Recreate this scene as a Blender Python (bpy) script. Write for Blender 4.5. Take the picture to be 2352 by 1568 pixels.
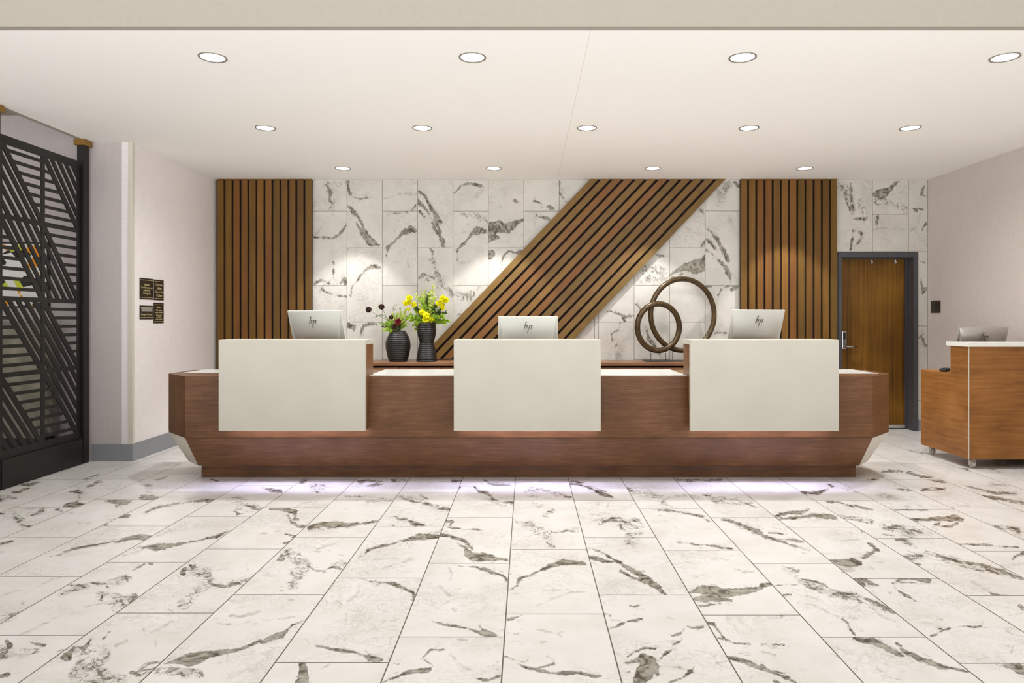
import bpy, bmesh, math, random
import numpy as np
from mathutils import Vector, Matrix

for o in list(bpy.data.objects):
    bpy.data.objects.remove(o)
SC = bpy.context.scene
C = SC.collection
random.seed(7)

# ------------------------------------------------------------------ camera
F, CX, CY, H = 1568.0, 1209.0, 733.0, 1.35      # focal length / vanishing point in px, eye height in m
cam_d = bpy.data.cameras.new('camera')
cam_d.sensor_width = 36.0
cam_d.lens = 36.0 * F / 2352.0
cam_d.shift_x = (1176 - CX) / 2352.0
cam_d.shift_y = (CY - 784) / 2352.0
cam_d.clip_start = 0.05
cam = bpy.data.objects.new('camera', cam_d)
cam.location = (0, 0, H)
cam.rotation_euler = (math.pi / 2, 0, 0)
C.objects.link(cam)
SC.camera = cam

# ------------------------------------------------------------------ world, added fill lights, exposure
WY = 8.25          # back wall
CEIL = 3.034       # dropped ceiling over the desk
WORLD_LOW, WORLD_HIGH = 3.4, 0.35
w = bpy.data.worlds.new('world'); SC.world = w; w.use_nodes = True
nt = w.node_tree; bg = nt.nodes['Background']
# world light strongest below the horizon, added to brighten the ceiling; dimmer above
wt = nt.nodes.new('ShaderNodeTexCoord'); wsp = nt.nodes.new('ShaderNodeSeparateXYZ'); wr = nt.nodes.new('ShaderNodeMapRange')
nt.links.new(wt.outputs['Generated'], wsp.inputs[0]); nt.links.new(wsp.outputs[2], wr.inputs[0])
wr.inputs[1].default_value = -0.05; wr.inputs[2].default_value = 0.10
wr.inputs[3].default_value = WORLD_LOW; wr.inputs[4].default_value = WORLD_HIGH
nt.links.new(wr.outputs[0], bg.inputs[1])
bg.inputs[0].default_value = (0.965, 0.975, 1.0, 1)
SC.view_settings.view_transform = 'Standard'
SC.view_settings.look = 'None'
SC.view_settings.gamma = 1.0
SC.view_settings.exposure = 0.0
SC.view_settings.use_curve_mapping = False

def area(name, loc, size, size_y, power, col, rot=(0, 0, 0)):
    d = bpy.data.lights.new(name, 'AREA'); d.shape = 'RECTANGLE'
    d.size = size; d.size_y = size_y; d.energy = power; d.color = col
    o = bpy.data.objects.new(name, d); o.location = loc; o.rotation_euler = rot
    C.objects.link(o); return o
# unseen area lights added as weak soft fill in front of the desk
area('added_fill_light', (-2.2, 1.6, 3.50), 2.4, 1.6, 1.5, (1.0, 0.95, 0.90))
area('added_fill_light', (2.2, 1.6, 3.50), 2.4, 1.6, 1.5, (1.0, 0.95, 0.90))
SPOT_W = {1: 40, 2: 118, 3: 118}
SPOT_COL = (0.99, 0.985, 0.985)
LED_STRENGTH = 52.0

# ------------------------------------------------------------------ helpers
def srgb(h):
    h = h.lstrip('#')
    v = [int(h[i:i+2], 16) / 255 for i in (0, 2, 4)]
    return tuple(x / 12.92 if x <= 0.04045 else ((x + 0.055) / 1.055) ** 2.4 for x in v) + (1,)

class MB:
    """collects shapes, builds ONE mesh object"""
    def __init__(s): s.v = []; s.f = []; s.smooth = []
    def add(s, vs, fs, sm=False):
        b = len(s.v); s.v += [tuple(p) for p in vs]
        s.f += [tuple(b + i for i in f) for f in fs]; s.smooth += [sm] * len(fs); return s
    def box(s, x0, x1, y0, y1, z0, z1):
        return s.add([(x0,y0,z0),(x1,y0,z0),(x1,y1,z0),(x0,y1,z0),(x0,y0,z1),(x1,y0,z1),(x1,y1,z1),(x0,y1,z1)],
                     [(0,3,2,1),(4,5,6,7),(0,1,5,4),(1,2,6,5),(2,3,7,6),(3,0,4,7)])
    def prism(s, poly, d, axis='z', o=0.0):
        """poly = list of 2-D points; extruded from o to o+d along axis"""
        n = len(poly)
        def P(a, b, c): return {'z': (a, b, c), 'y': (a, c, b), 'x': (c, a, b)}[axis]
        vs = [P(a, b, o) for a, b in poly] + [P(a, b, o + d) for a, b in poly]
        fs = [tuple(range(n - 1, -1, -1)), tuple(range(n, 2 * n))] + [(i, (i+1) % n, n + (i+1) % n, n + i) for i in range(n)]
        return s.add(vs, fs)
    def lathe(s, prof, c=(0, 0, 0), n=40, cap=True):
        vs = []; fs = []
        for r, z in prof:
            for k in range(n):
                a = 2 * math.pi * k / n
                vs.append((c[0] + r * math.cos(a), c[1] + r * math.sin(a), c[2] + z))
        for i in range(len(prof) - 1):
            for k in range(n):
                k2 = (k + 1) % n
                fs.append((i*n + k, i*n + k2, (i+1)*n + k2, (i+1)*n + k))
        s.add(vs, fs, True)
        if cap:
            b = len(s.v) - len(vs)
            s.f.append(tuple(b + k for k in range(n - 1, -1, -1))); s.smooth.append(False)
            s.f.append(tuple(b + (len(prof) - 1) * n + k for k in range(n))); s.smooth.append(False)
        return s
    def tube(s, pts, r, n=8, closed=False):
        pts = [Vector(p) for p in pts]; m = len(pts)
        rr = r if isinstance(r, (list, tuple)) else [r] * m
        vs = []; up = Vector((0.13, 0.21, 0.97)).normalized()
        for i, p in enumerate(pts):
            a = pts[(i - 1) % m] if (closed or i > 0) else p
            b = pts[(i + 1) % m] if (closed or i < m - 1) else p
            t = (b - a).normalized()
            u = t.cross(up)
            if u.length < 1e-3: u = t.cross(Vector((1, 0, 0)))
            u.normalize(); v = t.cross(u)
            for k in range(n):
                an = 2 * math.pi * k / n
                vs.append(p + (u * math.cos(an) + v * math.sin(an)) * rr[i])
        fs = []
        for i in range(m if closed else m - 1):
            j = (i + 1) % m
            for k in range(n):
                k2 = (k + 1) % n
                fs.append((i*n + k, i*n + k2, j*n + k2, j*n + k))
        if not closed:
            fs.append(tuple(range(n - 1, -1, -1))); fs.append(tuple((m-1)*n + k for k in range(n)))
        return s.add(vs, fs, True)
    def build(s, name, mat, parent=None, bevel=0.0):
        me = bpy.data.meshes.new(name); me.from_pydata(s.v, [], s.f)
        me.polygons.foreach_set('use_smooth', s.smooth)
        me.materials.append(mat)
        bm = bmesh.new(); bm.from_mesh(me); bmesh.ops.recalc_face_normals(bm, faces=bm.faces); bm.to_mesh(me); bm.free()
        o = bpy.data.objects.new(name, me); C.objects.link(o)
        if parent: o.parent = parent
        if bevel:
            m = o.modifiers.new('bevel', 'BEVEL'); m.width = bevel; m.segments = 2; m.limit_method = 'ANGLE'
        return o

def thing(name, label, cat, loc=(0, 0, 0), rz=0.0, group=None):
    o = bpy.data.objects.new(name, None); C.objects.link(o)
    o.location = loc; o.rotation_euler = (0, 0, rz); o.empty_display_size = 0.05
    return tag(o, label, cat, group)
def tag(o, label, cat, group=None):
    o['label'] = label; o['category'] = cat
    if group: o['group'] = group
    return o
def struct(o, label=None):
    o['kind'] = 'structure'
    if label: o['label'] = label
    return o
def copy_tree(o, parent=None):
    c = o.copy(); C.objects.link(c); c.parent = parent
    for ch in [x for x in bpy.data.objects if x.parent == o]: copy_tree(ch, c)
    return c

# ------------------------------------------------------------------ materials
class NT:
    def __init__(s, name):
        s.m = bpy.data.materials.new(name); s.m.use_nodes = True
        s.t = s.m.node_tree; s.b = s.t.nodes['Principled BSDF']
    def n(s, typ, **kw):
        x = s.t.nodes.new(typ)
        for k, v in kw.items():
            if k in x.inputs.keys(): x.inputs[k].default_value = v
            else: setattr(x, k, v)
        return x
    def l(s, a, b): s.t.links.new(a, b)
    def math(s, op, a, b=None, clamp=False):
        x = s.t.nodes.new('ShaderNodeMath'); x.operation = op; x.use_clamp = clamp
        for i, q in enumerate([a, b]):
            if q is None: continue
            if isinstance(q, (int, float)): x.inputs[i].default_value = q
            else: s.l(q, x.inputs[i])
        return x.outputs[0]
    def ramp(s, fac, stops):
        x = s.t.nodes.new('ShaderNodeValToRGB'); cr = x.color_ramp
        while len(cr.elements) > 1: cr.elements.remove(cr.elements[-1])
        cr.elements[0].position = stops[0][0]; cr.elements[0].color = stops[0][1]
        for p, c in stops[1:]:
            e = cr.elements.new(p); e.color = c
        s.l(fac, x.inputs[0]); return x.outputs[0]
    def mix(s, f, a, b, mode='MIX'):
        x = s.t.nodes.new('ShaderNodeMix'); x.data_type = 'RGBA'; x.blend_type = mode
        for i, q in ((0, f), (6, a), (7, b)):
            if isinstance(q, (int, float)): x.inputs[i].default_value = q
            elif isinstance(q, tuple): x.inputs[i].default_value = q
            else: s.l(q, x.inputs[i])
        return x.outputs[2]
    def smooth(s, v, a, b):
        x = s.t.nodes.new('ShaderNodeMapRange'); x.interpolation_type = 'SMOOTHSTEP'
        s.l(v, x.inputs[0]); x.inputs[1].default_value = a; x.inputs[2].default_value = b
        return x.outputs[0]

def plain(name, col, rough=0.5, metal=0.0, spec=0.5, coat=0.0, noise=0.0, nscale=30.0, bump=0.0):
    q = NT(name); q.b.inputs['Roughness'].default_value = rough
    q.b.inputs['Metallic'].default_value = metal; q.b.inputs['Specular IOR Level'].default_value = spec
    q.b.inputs['Coat Weight'].default_value = coat
    c = srgb(col) if isinstance(col, str) else col
    tc = q.n('ShaderNodeTexCoord'); nz = q.n('ShaderNodeTexNoise', Scale=nscale, Detail=4.0)
    q.l(tc.outputs['Object'], nz.inputs['Vector'])
    k = max(noise, 0.02)
    lo = tuple(x * (1 - k) for x in c[:3]) + (1,); hi = tuple(min(1, x * (1 + k)) for x in c[:3]) + (1,)
    q.l(q.ramp(nz.outputs[0], [(0.3, lo), (0.7, hi)]), q.b.inputs['Base Color'])
    if bump:
        bp = q.n('ShaderNodeBump', Strength=bump, Distance=0.002)
        q.l(nz.outputs[0], bp.inputs['Height']); q.l(bp.outputs[0], q.b.inputs['Normal'])
    return q.m

def emis(name, col, strength):
    q = NT(name); q.b.inputs['Base Color'].default_value = (0.8, 0.8, 0.8, 1)
    q.b.inputs['Emission Color'].default_value = col; q.b.inputs['Emission Strength'].default_value = strength
    return q.m

def wood(name, cols, grain=(1.2, 1.2, 40), rough=0.4, island=False, blotch=1.6, spec=0.5, contrast=1.0):
    """cols: dark, mid, light; grain = object-space noise scale (large = across the grain)"""
    q = NT(name); tc = q.n('ShaderNodeTexCoord')
    mp = q.n('ShaderNodeMapping'); mp.inputs['Scale'].default_value = grain
    vec = tc.outputs['Object']
    if island:
        g = q.n('ShaderNodeNewGeometry'); ri = g.outputs['Random Per Island']
        va = q.n('ShaderNodeVectorMath', operation='ADD'); cb = q.n('ShaderNodeCombineXYZ')
        for i in range(3): q.l(q.math('MULTIPLY', ri, 17.0 + 9 * i), cb.inputs[i])
        q.l(vec, va.inputs[0]); q.l(cb.outputs[0], va.inputs[1]); vec = va.outputs[0]
    q.l(vec, mp.inputs['Vector'])
    n1 = q.n('ShaderNodeTexNoise', Scale=1.0, Detail=6.0, Roughness=0.6, Distortion=0.4); q.l(mp.outputs[0], n1.inputs['Vector'])
    n2 = q.n('ShaderNodeTexNoise', Scale=blotch, Detail=3.0); q.l(vec, n2.inputs['Vector'])
    f = q.math('ADD', q.math('MULTIPLY', n1.outputs[0], 0.55), q.math('MULTIPLY', n2.outputs[0], 0.45))
    a = 0.5 - 0.17 / contrast; b = 0.5 + 0.17 / contrast
    col = q.ramp(f, [(a, srgb(cols[0])), (0.5, srgb(cols[1])), (b, srgb(cols[2]))])
    if island:
        tint = q.ramp(ri, [(0.0, srgb(island[0])), (0.35, srgb(island[1])), (0.7, srgb(island[2])), (1.0, srgb(island[3]))])
        col = q.mix(0.62, col, tint)
    q.l(col, q.b.inputs['Base Color'])
    q.b.inputs['Roughness'].default_value = rough; q.b.inputs['Specular IOR Level'].default_value = spec
    bp = q.n('ShaderNodeBump', Strength=0.12, Distance=0.001); q.l(n1.outputs[0], bp.inputs['Height']); q.l(bp.outputs[0], q.b.inputs['Normal'])
    return q.m

def linen(name, col, k=0.022):
    """woven wall-covering: fine cross threads"""
    q = NT(name); tc = q.n('ShaderNodeTexCoord'); c = srgb(col)
    outs = []
    for sc in ((300, 300, 14), (22, 22, 340)):
        mp = q.n('ShaderNodeMapping'); mp.inputs['Scale'].default_value = sc
        q.l(tc.outputs['Object'], mp.inputs['Vector'])
        nz = q.n('ShaderNodeTexNoise', Scale=0.35, Detail=3.0); q.l(mp.outputs[0], nz.inputs['Vector']); outs.append(nz.outputs[0])
    f = q.math('MULTIPLY', q.math('ADD', outs[0], outs[1]), 0.5)
    lo = tuple(x * (1 - 2.2 * k) for x in c[:3]) + (1,); hi = tuple(min(1, x * (1 + 2.0 * k)) for x in c[:3]) + (1,)
    q.l(q.ramp(f, [(0.36, lo), (0.5, c), (0.66, hi)]), q.b.inputs['Base Color'])
    q.b.inputs['Roughness'].default_value = 0.85; q.b.inputs['Specular IOR Level'].default_value = 0.2
    bp = q.n('ShaderNodeBump', Strength=0.15, Distance=0.001); q.l(f, bp.inputs['Height']); q.l(bp.outputs[0], q.b.inputs['Normal'])
    return q.m

def marble(name, white, rough, seed=0.0, coat=0.0):
    q = NT(name); tc = q.n('ShaderNodeTexCoord')
    at = {k: q.n('ShaderNodeAttribute', attribute_name=k) for k in ('vd', 'vl', 'web', 'toff')}
    va = q.n('ShaderNodeVectorMath', operation='ADD')
    q.l(tc.outputs['Object'], va.inputs[0]); q.l(at['toff'].outputs['Vector'], va.inputs[1]); P = va.outputs[0]
    def nz(scale, detail, rough_=0.55, dist=0.0):
        x = q.n('ShaderNodeTexNoise', Scale=scale, Detail=detail, Roughness=rough_, Distortion=dist); q.l(P, x.inputs['Vector']); return x.outputs[0]
    na = q.math('SUBTRACT', nz(17, 9, 0.68), 0.5)
    nb = q.math('SUBTRACT', nz(7, 6, 0.6, 0.8), 0.5)
    nc = q.math('SUBTRACT', nz(70, 5, 0.7, 1.0), 0.5)
    def displaced(attr, amp):
        v = q.math('ADD', attr.outputs['Fac'], q.math('MULTIPLY', na, amp))
        v = q.math('ADD', v, q.math('MULTIPLY', nb, amp * 0.7))
        return q.math('ADD', v, q.math('MULTIPLY', nc, amp * 0.5))
    vD = displaced(at['vd'], 16.0)
    streak = q.smooth(nz(13, 4, 0.55, 1.5), 0.36, 0.66)
    md = q.math('MULTIPLY', q.smooth(vD, -1.8, 1.6), q.math('ADD', 0.72, q.math('MULTIPLY', streak, 0.28)))
    edge = q.math('SUBTRACT', 1.0, q.smooth(q.math('ABSOLUTE', q.math('SUBTRACT', vD, 1.2)), 0.2, 2.2))
    core = q.math('MAXIMUM', q.math('MULTIPLY', edge, 0.75), q.math('MULTIPLY', streak, 0.85))
    ml = q.math('MULTIPLY', q.smooth(displaced(at['vl'], 20.0), -1.6, 2.6), q.math('ADD', 0.35, q.math('MULTIPLY', streak, 0.65)))
    # feathery companion veins alongside the big ones
    fr = q.math('ABSOLUTE', q.math('ADD', q.math('ADD', at['vd'].outputs['Fac'], 5.0), q.math('MULTIPLY', nb, 70.0)))
    fr = q.math('MULTIPLY', q.math('SUBTRACT', 1.0, q.smooth(fr, 0.0, 1.5)), q.smooth(at['vd'].outputs['Fac'], -15.0, -3.0))
    fr = q.math('MULTIPLY', fr, q.smooth(nz(11, 3), 0.50, 0.62))
    # webs of fine veins
    r1 = q.math('ABSOLUTE', nb)
    r2 = q.math('ABSOLUTE', q.math('SUBTRACT', nz(12, 8, 0.68, 0.9), 0.5))
    l1 = q.math('SUBTRACT', 1.0, q.smooth(r1, 0.0, 0.022))
    l2 = q.math('SUBTRACT', 1.0, q.smooth(r2, 0.0, 0.045))
    gate = q.smooth(q.math('ADD', at['web'].outputs['Fac'], q.math('ADD', q.math('MULTIPLY', nb, 2.4), q.math('MULTIPLY', na, 1.6))), 0.30, 0.85)
    gate2 = q.smooth(nz(24, 4, 0.6), 0.44, 0.60)
    webm = q.math('MULTIPLY', gate, q.math('ADD', q.math('MULTIPLY', q.math('MAXIMUM', l1, q.math('MULTIPLY', l2, gate2)), 0.85), q.math('MULTIPLY', q.smooth(nz(9, 5, 0.6), 0.42, 0.68), 0.38)), True)
    patch = q.smooth(nz(1.9, 3), 0.44, 0.62)
    gen = q.math('MULTIPLY', q.math('MULTIPLY', patch, q.math('MAXIMUM', l1, q.math('MULTIPLY', l2, 0.5))), 0.32)
    cloud = q.smooth(nz(3.0, 5, 0.6), 0.35, 0.75)
    c = q.mix(cloud, srgb(white[0]), srgb(white[1]))
    vein = q.mix(core, srgb('#8f8875'), srgb('#3a3326'))
    c = q.mix(gen, c, srgb('#8b8474'))
    c = q.mix(webm, c, srgb('#5c5547'))
    c = q.mix(q.math('MULTIPLY', fr, 0.5), c, srgb('#7d7665'))
    c = q.mix(q.math('MULTIPLY', ml, 0.48), c, srgb('#857e6d'))
    c = q.mix(md, c, vein)
    q.l(c, q.b.inputs['Base Color'])
    q.b.inputs['Roughness'].default_value = rough; q.b.inputs['Coat Weight'].default_value = coat
    q.b.inputs['Specular IOR Level'].default_value = 0.4
    return q.m

M = {}
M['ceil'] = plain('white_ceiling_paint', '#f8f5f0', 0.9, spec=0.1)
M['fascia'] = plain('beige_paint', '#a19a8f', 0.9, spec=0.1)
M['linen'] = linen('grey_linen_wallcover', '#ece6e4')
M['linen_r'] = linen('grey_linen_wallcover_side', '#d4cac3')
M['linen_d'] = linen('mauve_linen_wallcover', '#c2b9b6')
M['guard'] = plain('cream_trim', '#d6cebf', 0.5)
M['base'] = plain('dark_grey_rubber_base', '#8c8e92', 0.5)
M['floor'] = marble('veined_marble_floor_tile', ('#e9e7e3', '#dedad3'), 0.22)
M['walltile'] = marble('veined_marble_wall_tile', ('#d4d0c7', '#c6c2b9'), 0.35)
M['grout'] = plain('taupe_grout', '#6d6556', 0.9)
M['wgrout'] = plain('grey_grout', '#716b5e', 0.9)
M['desk'] = wood('brown_veneer_horizontal_grain', ('#51351d', '#6d492c', '#866040'), (5.0, 5.0, 70), 0.38, blotch=3.5, spec=0.3, contrast=0.8)
M['podium'] = wood('honey_veneer_horizontal_grain', ('#6c431f', '#92602e', '#ad7842'), (2.5, 2.5, 34), 0.45, blotch=2.5, spec=0.3, contrast=0.8)
M['slat'] = wood('slat_wood', ('#523214', '#7a531d', '#946b2a'), (26, 26, 1.2), 0.5, spec=0.25, island=('#68421f', '#58461e', '#785626', '#704422'))
M['slat_d'] = wood('diagonal_slat_wood', ('#5c4426', '#775a34', '#8e6f44'), (7, 7, 7), 0.5, spec=0.25, island=('#7f5830', '#6f5a2e', '#8f6d38', '#85542f'))
M['slatback'] = plain('black_backing', '#1a0c08', 0.9)
M['door'] = wood('zebra_door_veneer', ('#3f2606', '#744e14', '#926720'), (34, 34, 0.5), 0.45, spec=0.3, blotch=1.5, contrast=0.9)
M['credenza'] = wood('credenza_veneer', ('#6a4630', '#8c6244', '#a2785a'), (2, 2, 60), 0.35)
M['quartz'] = plain('warm_white_solid_surface', '#c6c2b4', 0.35, noise=0.03, nscale=3)
M['quartz_b'] = plain('bright_white_solid_surface', '#e9e8e0', 0.2)
M['pale'] = plain('pale_finish', '#d0c6b4', 0.35)
M['darkframe'] = plain('charcoal_metal_frame', '#47474b', 0.45)
M['black'] = plain('black_steel', '#201d1a', 0.4, metal=0.3)
M['blackm'] = plain('matt_black', '#17130f', 0.5)
M['gold'] = plain('aged_brass', '#8f6a2c', 0.45, metal=0.35)
M['bronze'] = plain('brushed_bronze_wood', '#4c3a20', 0.35, metal=0.35, noise=0.35, nscale=18)
M['silver'] = plain('silver_plastic', '#d2d3ca', 0.4, metal=0.05)
M['silver2'] = plain('silver_metal', '#c6c2bd', 0.3, metal=0.6)
M['logo'] = plain('dark_grey_logo', '#5b584c', 0.4)
M['screen'] = plain('black_glass', '#0c0c0e', 0.15)
M['chrome'] = plain('chrome', '#d8d8d4', 0.15, metal=1.0)
M['vase'] = plain('black_ribbed_ceramic', '#161310', 0.48, spec=0.5)
M['goldtext'] = plain('pale_gold_ink', '#c9bd8c', 0.5)
M['sign'] = plain('dark_brown_sign_plate', '#2c2014', 0.35)
M['ring'] = plain('satin_nickel', '#9a958c', 0.35, metal=0.7)
M['lens'] = emis('lamp_lens', (1.0, 0.97, 0.92, 1), 5.0)
M['led'] = emis('lavender_led', (0.66, 0.65, 1.0, 1), LED_STRENGTH)
M['leaf1'] = plain('fresh_green_leaf', '#a2c23a', 0.5, noise=0.3, nscale=60)
M['leaf2'] = plain('deep_green_leaf', '#4f6b2a', 0.5, noise=0.3, nscale=60)
M['leaf3'] = plain('pale_lime_leaf', '#ccd96a', 0.5, noise=0.2, nscale=60)
M['yellow'] = plain('yellow_petal', '#f8ee10', 0.5, noise=0.15, nscale=80)
M['thistle'] = plain('dark_plum_bloom', '#4a2c2a', 0.7, noise=0.3, nscale=120)
M['red'] = plain('deep_red_petal', '#7c1a24', 0.5, noise=0.2, nscale=80)
M['clear'] = plain('clear_caster_plastic', '#cfcabd', 0.2)
M['rubber'] = plain('black_rubber', '#1c1a19', 0.6)
# ------------------------------------------------------------------ traced marble veins
# each crop: origin in the photograph and its scale; a stroke = (x, y, half width) points in that crop
CROP = {'c1': (0, 1040, 3.92), 'c2': (600, 1080, 3.92), 'c3': (1150, 1080, 3.92), 'c4': (1750, 1000, 3.907),
        'c5': (0, 1268, 3.92), 'c6': (600, 1268, 3.92), 'c7': (1150, 1268, 3.92), 'c8': (1750, 1268, 3.907),
        'w1': (480, 380, 3.267), 'w2': (980, 380, 3.178), 'w3': (1880, 380, 3.267)}
V = {}
V['c1'] = '''
D 120 275 4 200 280 12 280 278 12 380 262 3
D 180 248 3 360 238 4
D 120 355 8 160 350 6 240 318 8 275 312 3
W 0 410 25 60 400 20 150 420 10
D 0 415 14 20 440 3
D 0 545 8 45 552 4
D 620 350 3 670 345 12 730 352 10
D 700 360 5 715 400 6 700 430 5
D 560 485 2 620 465 22 690 462 26 740 470 16 800 480 4
D 790 297 8 850 292 4
D 850 268 6 920 258 6
D 730 245 5 800 225 6 890 188 8
L 560 150 3 690 160 4
D 1270 290 3 1320 288 12 1365 300 10
D 1350 310 5 1370 350 6 1320 345 6
D 1255 415 3 1290 400 24 1340 395 26 1400 402 16 1490 410 5
D 1400 245 8 1450 238 6 1500 210 5
D 940 432 4 1000 432 10 1080 440 22 1150 438 22 1178 430 5
D 1050 480 5 1045 520 6
D 1090 490 5 1110 520 4
D 1040 560 5 1090 570 18 1130 575 16 1170 568 4
L 970 600 3 1050 598 4
L 690 630 3 830 628 4
D 880 620 4 960 640 8 970 655 8 840 718 10 810 716 3
W 130 560 30 170 600 35 220 650 30 300 660 25
W 270 530 30 340 530 35 390 515 25
D 120 570 8 150 585 14 190 640 8 280 670 8
D 280 560 6 350 530 10 395 510 12
D 500 510 5 560 520 4
L 560 520 4 650 535 3
L 340 768 6 388 764 7
D 0 820 12 60 800 14 120 790 6
L 0 895 4 240 890 4
D 1310 535 3 1380 500 7 1500 475 6 1700 440 8 1860 425 18 1970 428 8
D 450 935 2 530 915 6 620 875 10 800 835 6 1000 800 6 1150 775 18 1260 755 24 1400 758 5
L 1400 750 6 1530 700 10
D 1200 860 3 1300 850 14 1400 850 28 1500 840 24 1600 820 10 1750 795 6 1950 750 10 2060 700 6 2110 692 2
L 1100 930 10 1200 900 14 1300 870 12
W 2050 430 20 2150 420 25 2210 460 25 2150 510 40 2300 490 30 2350 520 25
D 2110 520 10 2140 550 12
D 2220 470 5 2300 500 8 2350 520 6
L 1270 120 4 1400 105 8 1620 92 12
D 1900 240 5 1990 252 4'''
V['c5'] = '''
D 1620 200 4 1650 180 28 1665 145 10
D 1700 100 5 1740 150 10 1760 110 4
W 1720 150 40 1850 200 60 1900 270 30 1780 340 40 1660 470 50
D 1880 255 6 1910 290 8 1960 305 5 2060 312 7 2090 280 8 2150 285 8 2210 300 6
W 2080 280 20 2200 260 30 2280 220 25
D 1520 515 8 1560 540 6
D 1600 490 6 1690 460 8
L 2220 100 4 2230 160 4
D 1200 160 5 1250 130 10 1300 105 8
D 1340 100 6 1370 104 5
D 820 270 5 870 285 6 950 280 6 975 320 12 1000 330 4
D 700 290 8 760 310 8
W 660 310 30 780 300 20
W 560 370 25 640 330 25
W 900 400 40 1000 410 60 1100 430 50 1180 420 50 1050 500 40
W 1000 270 30 1140 240 40
D 1190 380 3 1220 390 22 1180 450 14
D 1090 440 12 1110 470 8
D 1130 220 6 1150 260 8
L 510 440 5 545 460 6 530 500 4
L 170 745 6 260 710 6 420 630 8 520 580 5
L 890 560 6 895 600 3
L 770 490 5 860 470 8 960 450 5
L 0 390 8 150 350 8 250 350 6 370 290 8 480 240 10 540 225 5
L 215 420 4 200 465 8
W 0 600 40 100 580 30 200 550 15
D 90 560 4 200 545 5
L 0 640 8 150 590 10
D 60 800 10 90 840 25 70 860 12
D 0 940 25 60 890 10
D 270 805 5 320 825 10 410 835 4
W 0 900 60 120 900 30 340 900 20
D 500 900 4 560 880 6 630 855 5
L 200 950 5 380 940 8
D 0 1120 10 80 1100 12
D 540 960 4 600 940 40 650 880 14 690 830 6
D 700 850 8 750 880 16 820 780 8
W 700 870 50 900 930 90 800 1000 80 700 1100 80
W 700 1110 60 900 1110 60 1100 1130 40
D 880 1060 10 905 1090 16 930 1140 8 1010 1130 6 1080 1140 8
D 1180 1080 14 1240 1100 14 1290 1120 5
W 1250 1080 40 1380 1020 50
D 930 780 5 990 710 7
L 1040 840 10 1140 800 8
L 1400 790 4 1405 860 6 1480 885 5
L 1360 720 6 1480 660 8 1640 565 6
L 1290 690 10 1320 750 6
L 1320 1000 10 1450 990 12
D 1480 1000 3 1560 980 14 1700 970 60 1850 930 40 2000 900 22 2120 885 10 2250 840 8 2352 790 9
W 1400 1060 30 1600 1070 40 1800 1100 40
L 1970 995 8 2150 965 5 2330 950 4
L 2070 570 4 2200 572 7 2340 530 4
L 1960 640 4 2060 650 5'''
V['c2'] = '''
D 0 155 4 60 165 10 120 185 20 180 190 12
D 350 115 6 400 90 8
W 450 150 20 560 140 30
D 450 185 6 520 190 5
D 880 100 10 980 90 8 1080 100 6
D 950 138 3 1040 128 10 1100 122 4
D 1180 95 8 1350 88 8
D 750 230 6 950 238 5 1100 250 5
W 950 280 10 1100 270 15 1230 245 12
L 290 340 6 380 290 8 500 280 8
D 80 352 4 160 352 10 230 362 20 300 375 30 310 410 10
D 240 410 8 270 460 10 330 500 10 390 508 14 440 512 16
D 430 512 18 560 490 22 650 490 30 800 490 20 1000 465 10 1080 452 6
L 430 545 8 560 535 8
D 290 440 6 330 440 6
D 210 655 10 250 650 12 280 610 5 320 590 10 220 572 4
L 0 565 5 170 550 4
W 250 740 40 330 800 60 400 860 50 320 940 50 290 1030 50
D 140 810 4 180 795 28 190 750 8
D 230 720 6 250 770 8
D 420 860 8 470 895 8 560 905 7 640 870 8 720 885 7
D 180 1088 8 220 1100 5
W 640 870 20 750 840 30
L 330 760 6 350 690 6
L 430 740 6 560 690 8 700 640 12 750 600 6
L 690 750 4 780 775 5
W 1260 240 12 1350 250 20 1450 290 25 1560 330 20 1700 350 15
D 1280 255 5 1400 290 5 1500 300 4
D 1430 228 6 1500 255 8
D 1600 345 4 1700 350 6
D 1200 410 5 1240 435 14 1310 440 8
D 1320 450 4 1360 475 22 1420 485 14 1475 495 4
D 1190 495 4 1205 510 5
L 1000 375 6 1180 405 6
D 880 775 3 930 765 6 960 715 10 1150 665 8 1290 630 12 1420 600 28 1500 600 24 1610 592 14
L 1500 570 6 1630 540 8
L 900 810 4 1080 795 5 1250 790 4
L 1290 815 6 1450 800 5
L 1000 910 3 1180 860 4 1300 820 4
L 950 920 8 1020 915 6
D 1720 92 10 1810 95 10
D 1740 150 6 1790 155 6 1745 180 6
D 1920 150 4 1960 190 12 2040 210 14 2110 270 8 2180 290 8 2270 295 12
L 1960 230 8 2080 280 10 2180 320 8 2260 345 5
D 2000 85 10 2060 120 12 2150 130 16 2260 135 5
D 1660 460 10 1720 455 10 1700 500 8 1660 500 6 1720 520 6 1850 530 4 1980 532 5
D 1615 580 16 1680 585 16 1760 610 14 1830 640 8 1900 700 10
D 1770 660 5 1830 690 8 1860 740 30 1920 790 40 2000 780 40 2090 795 30 2140 800 12 2210 803 8'''
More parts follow.
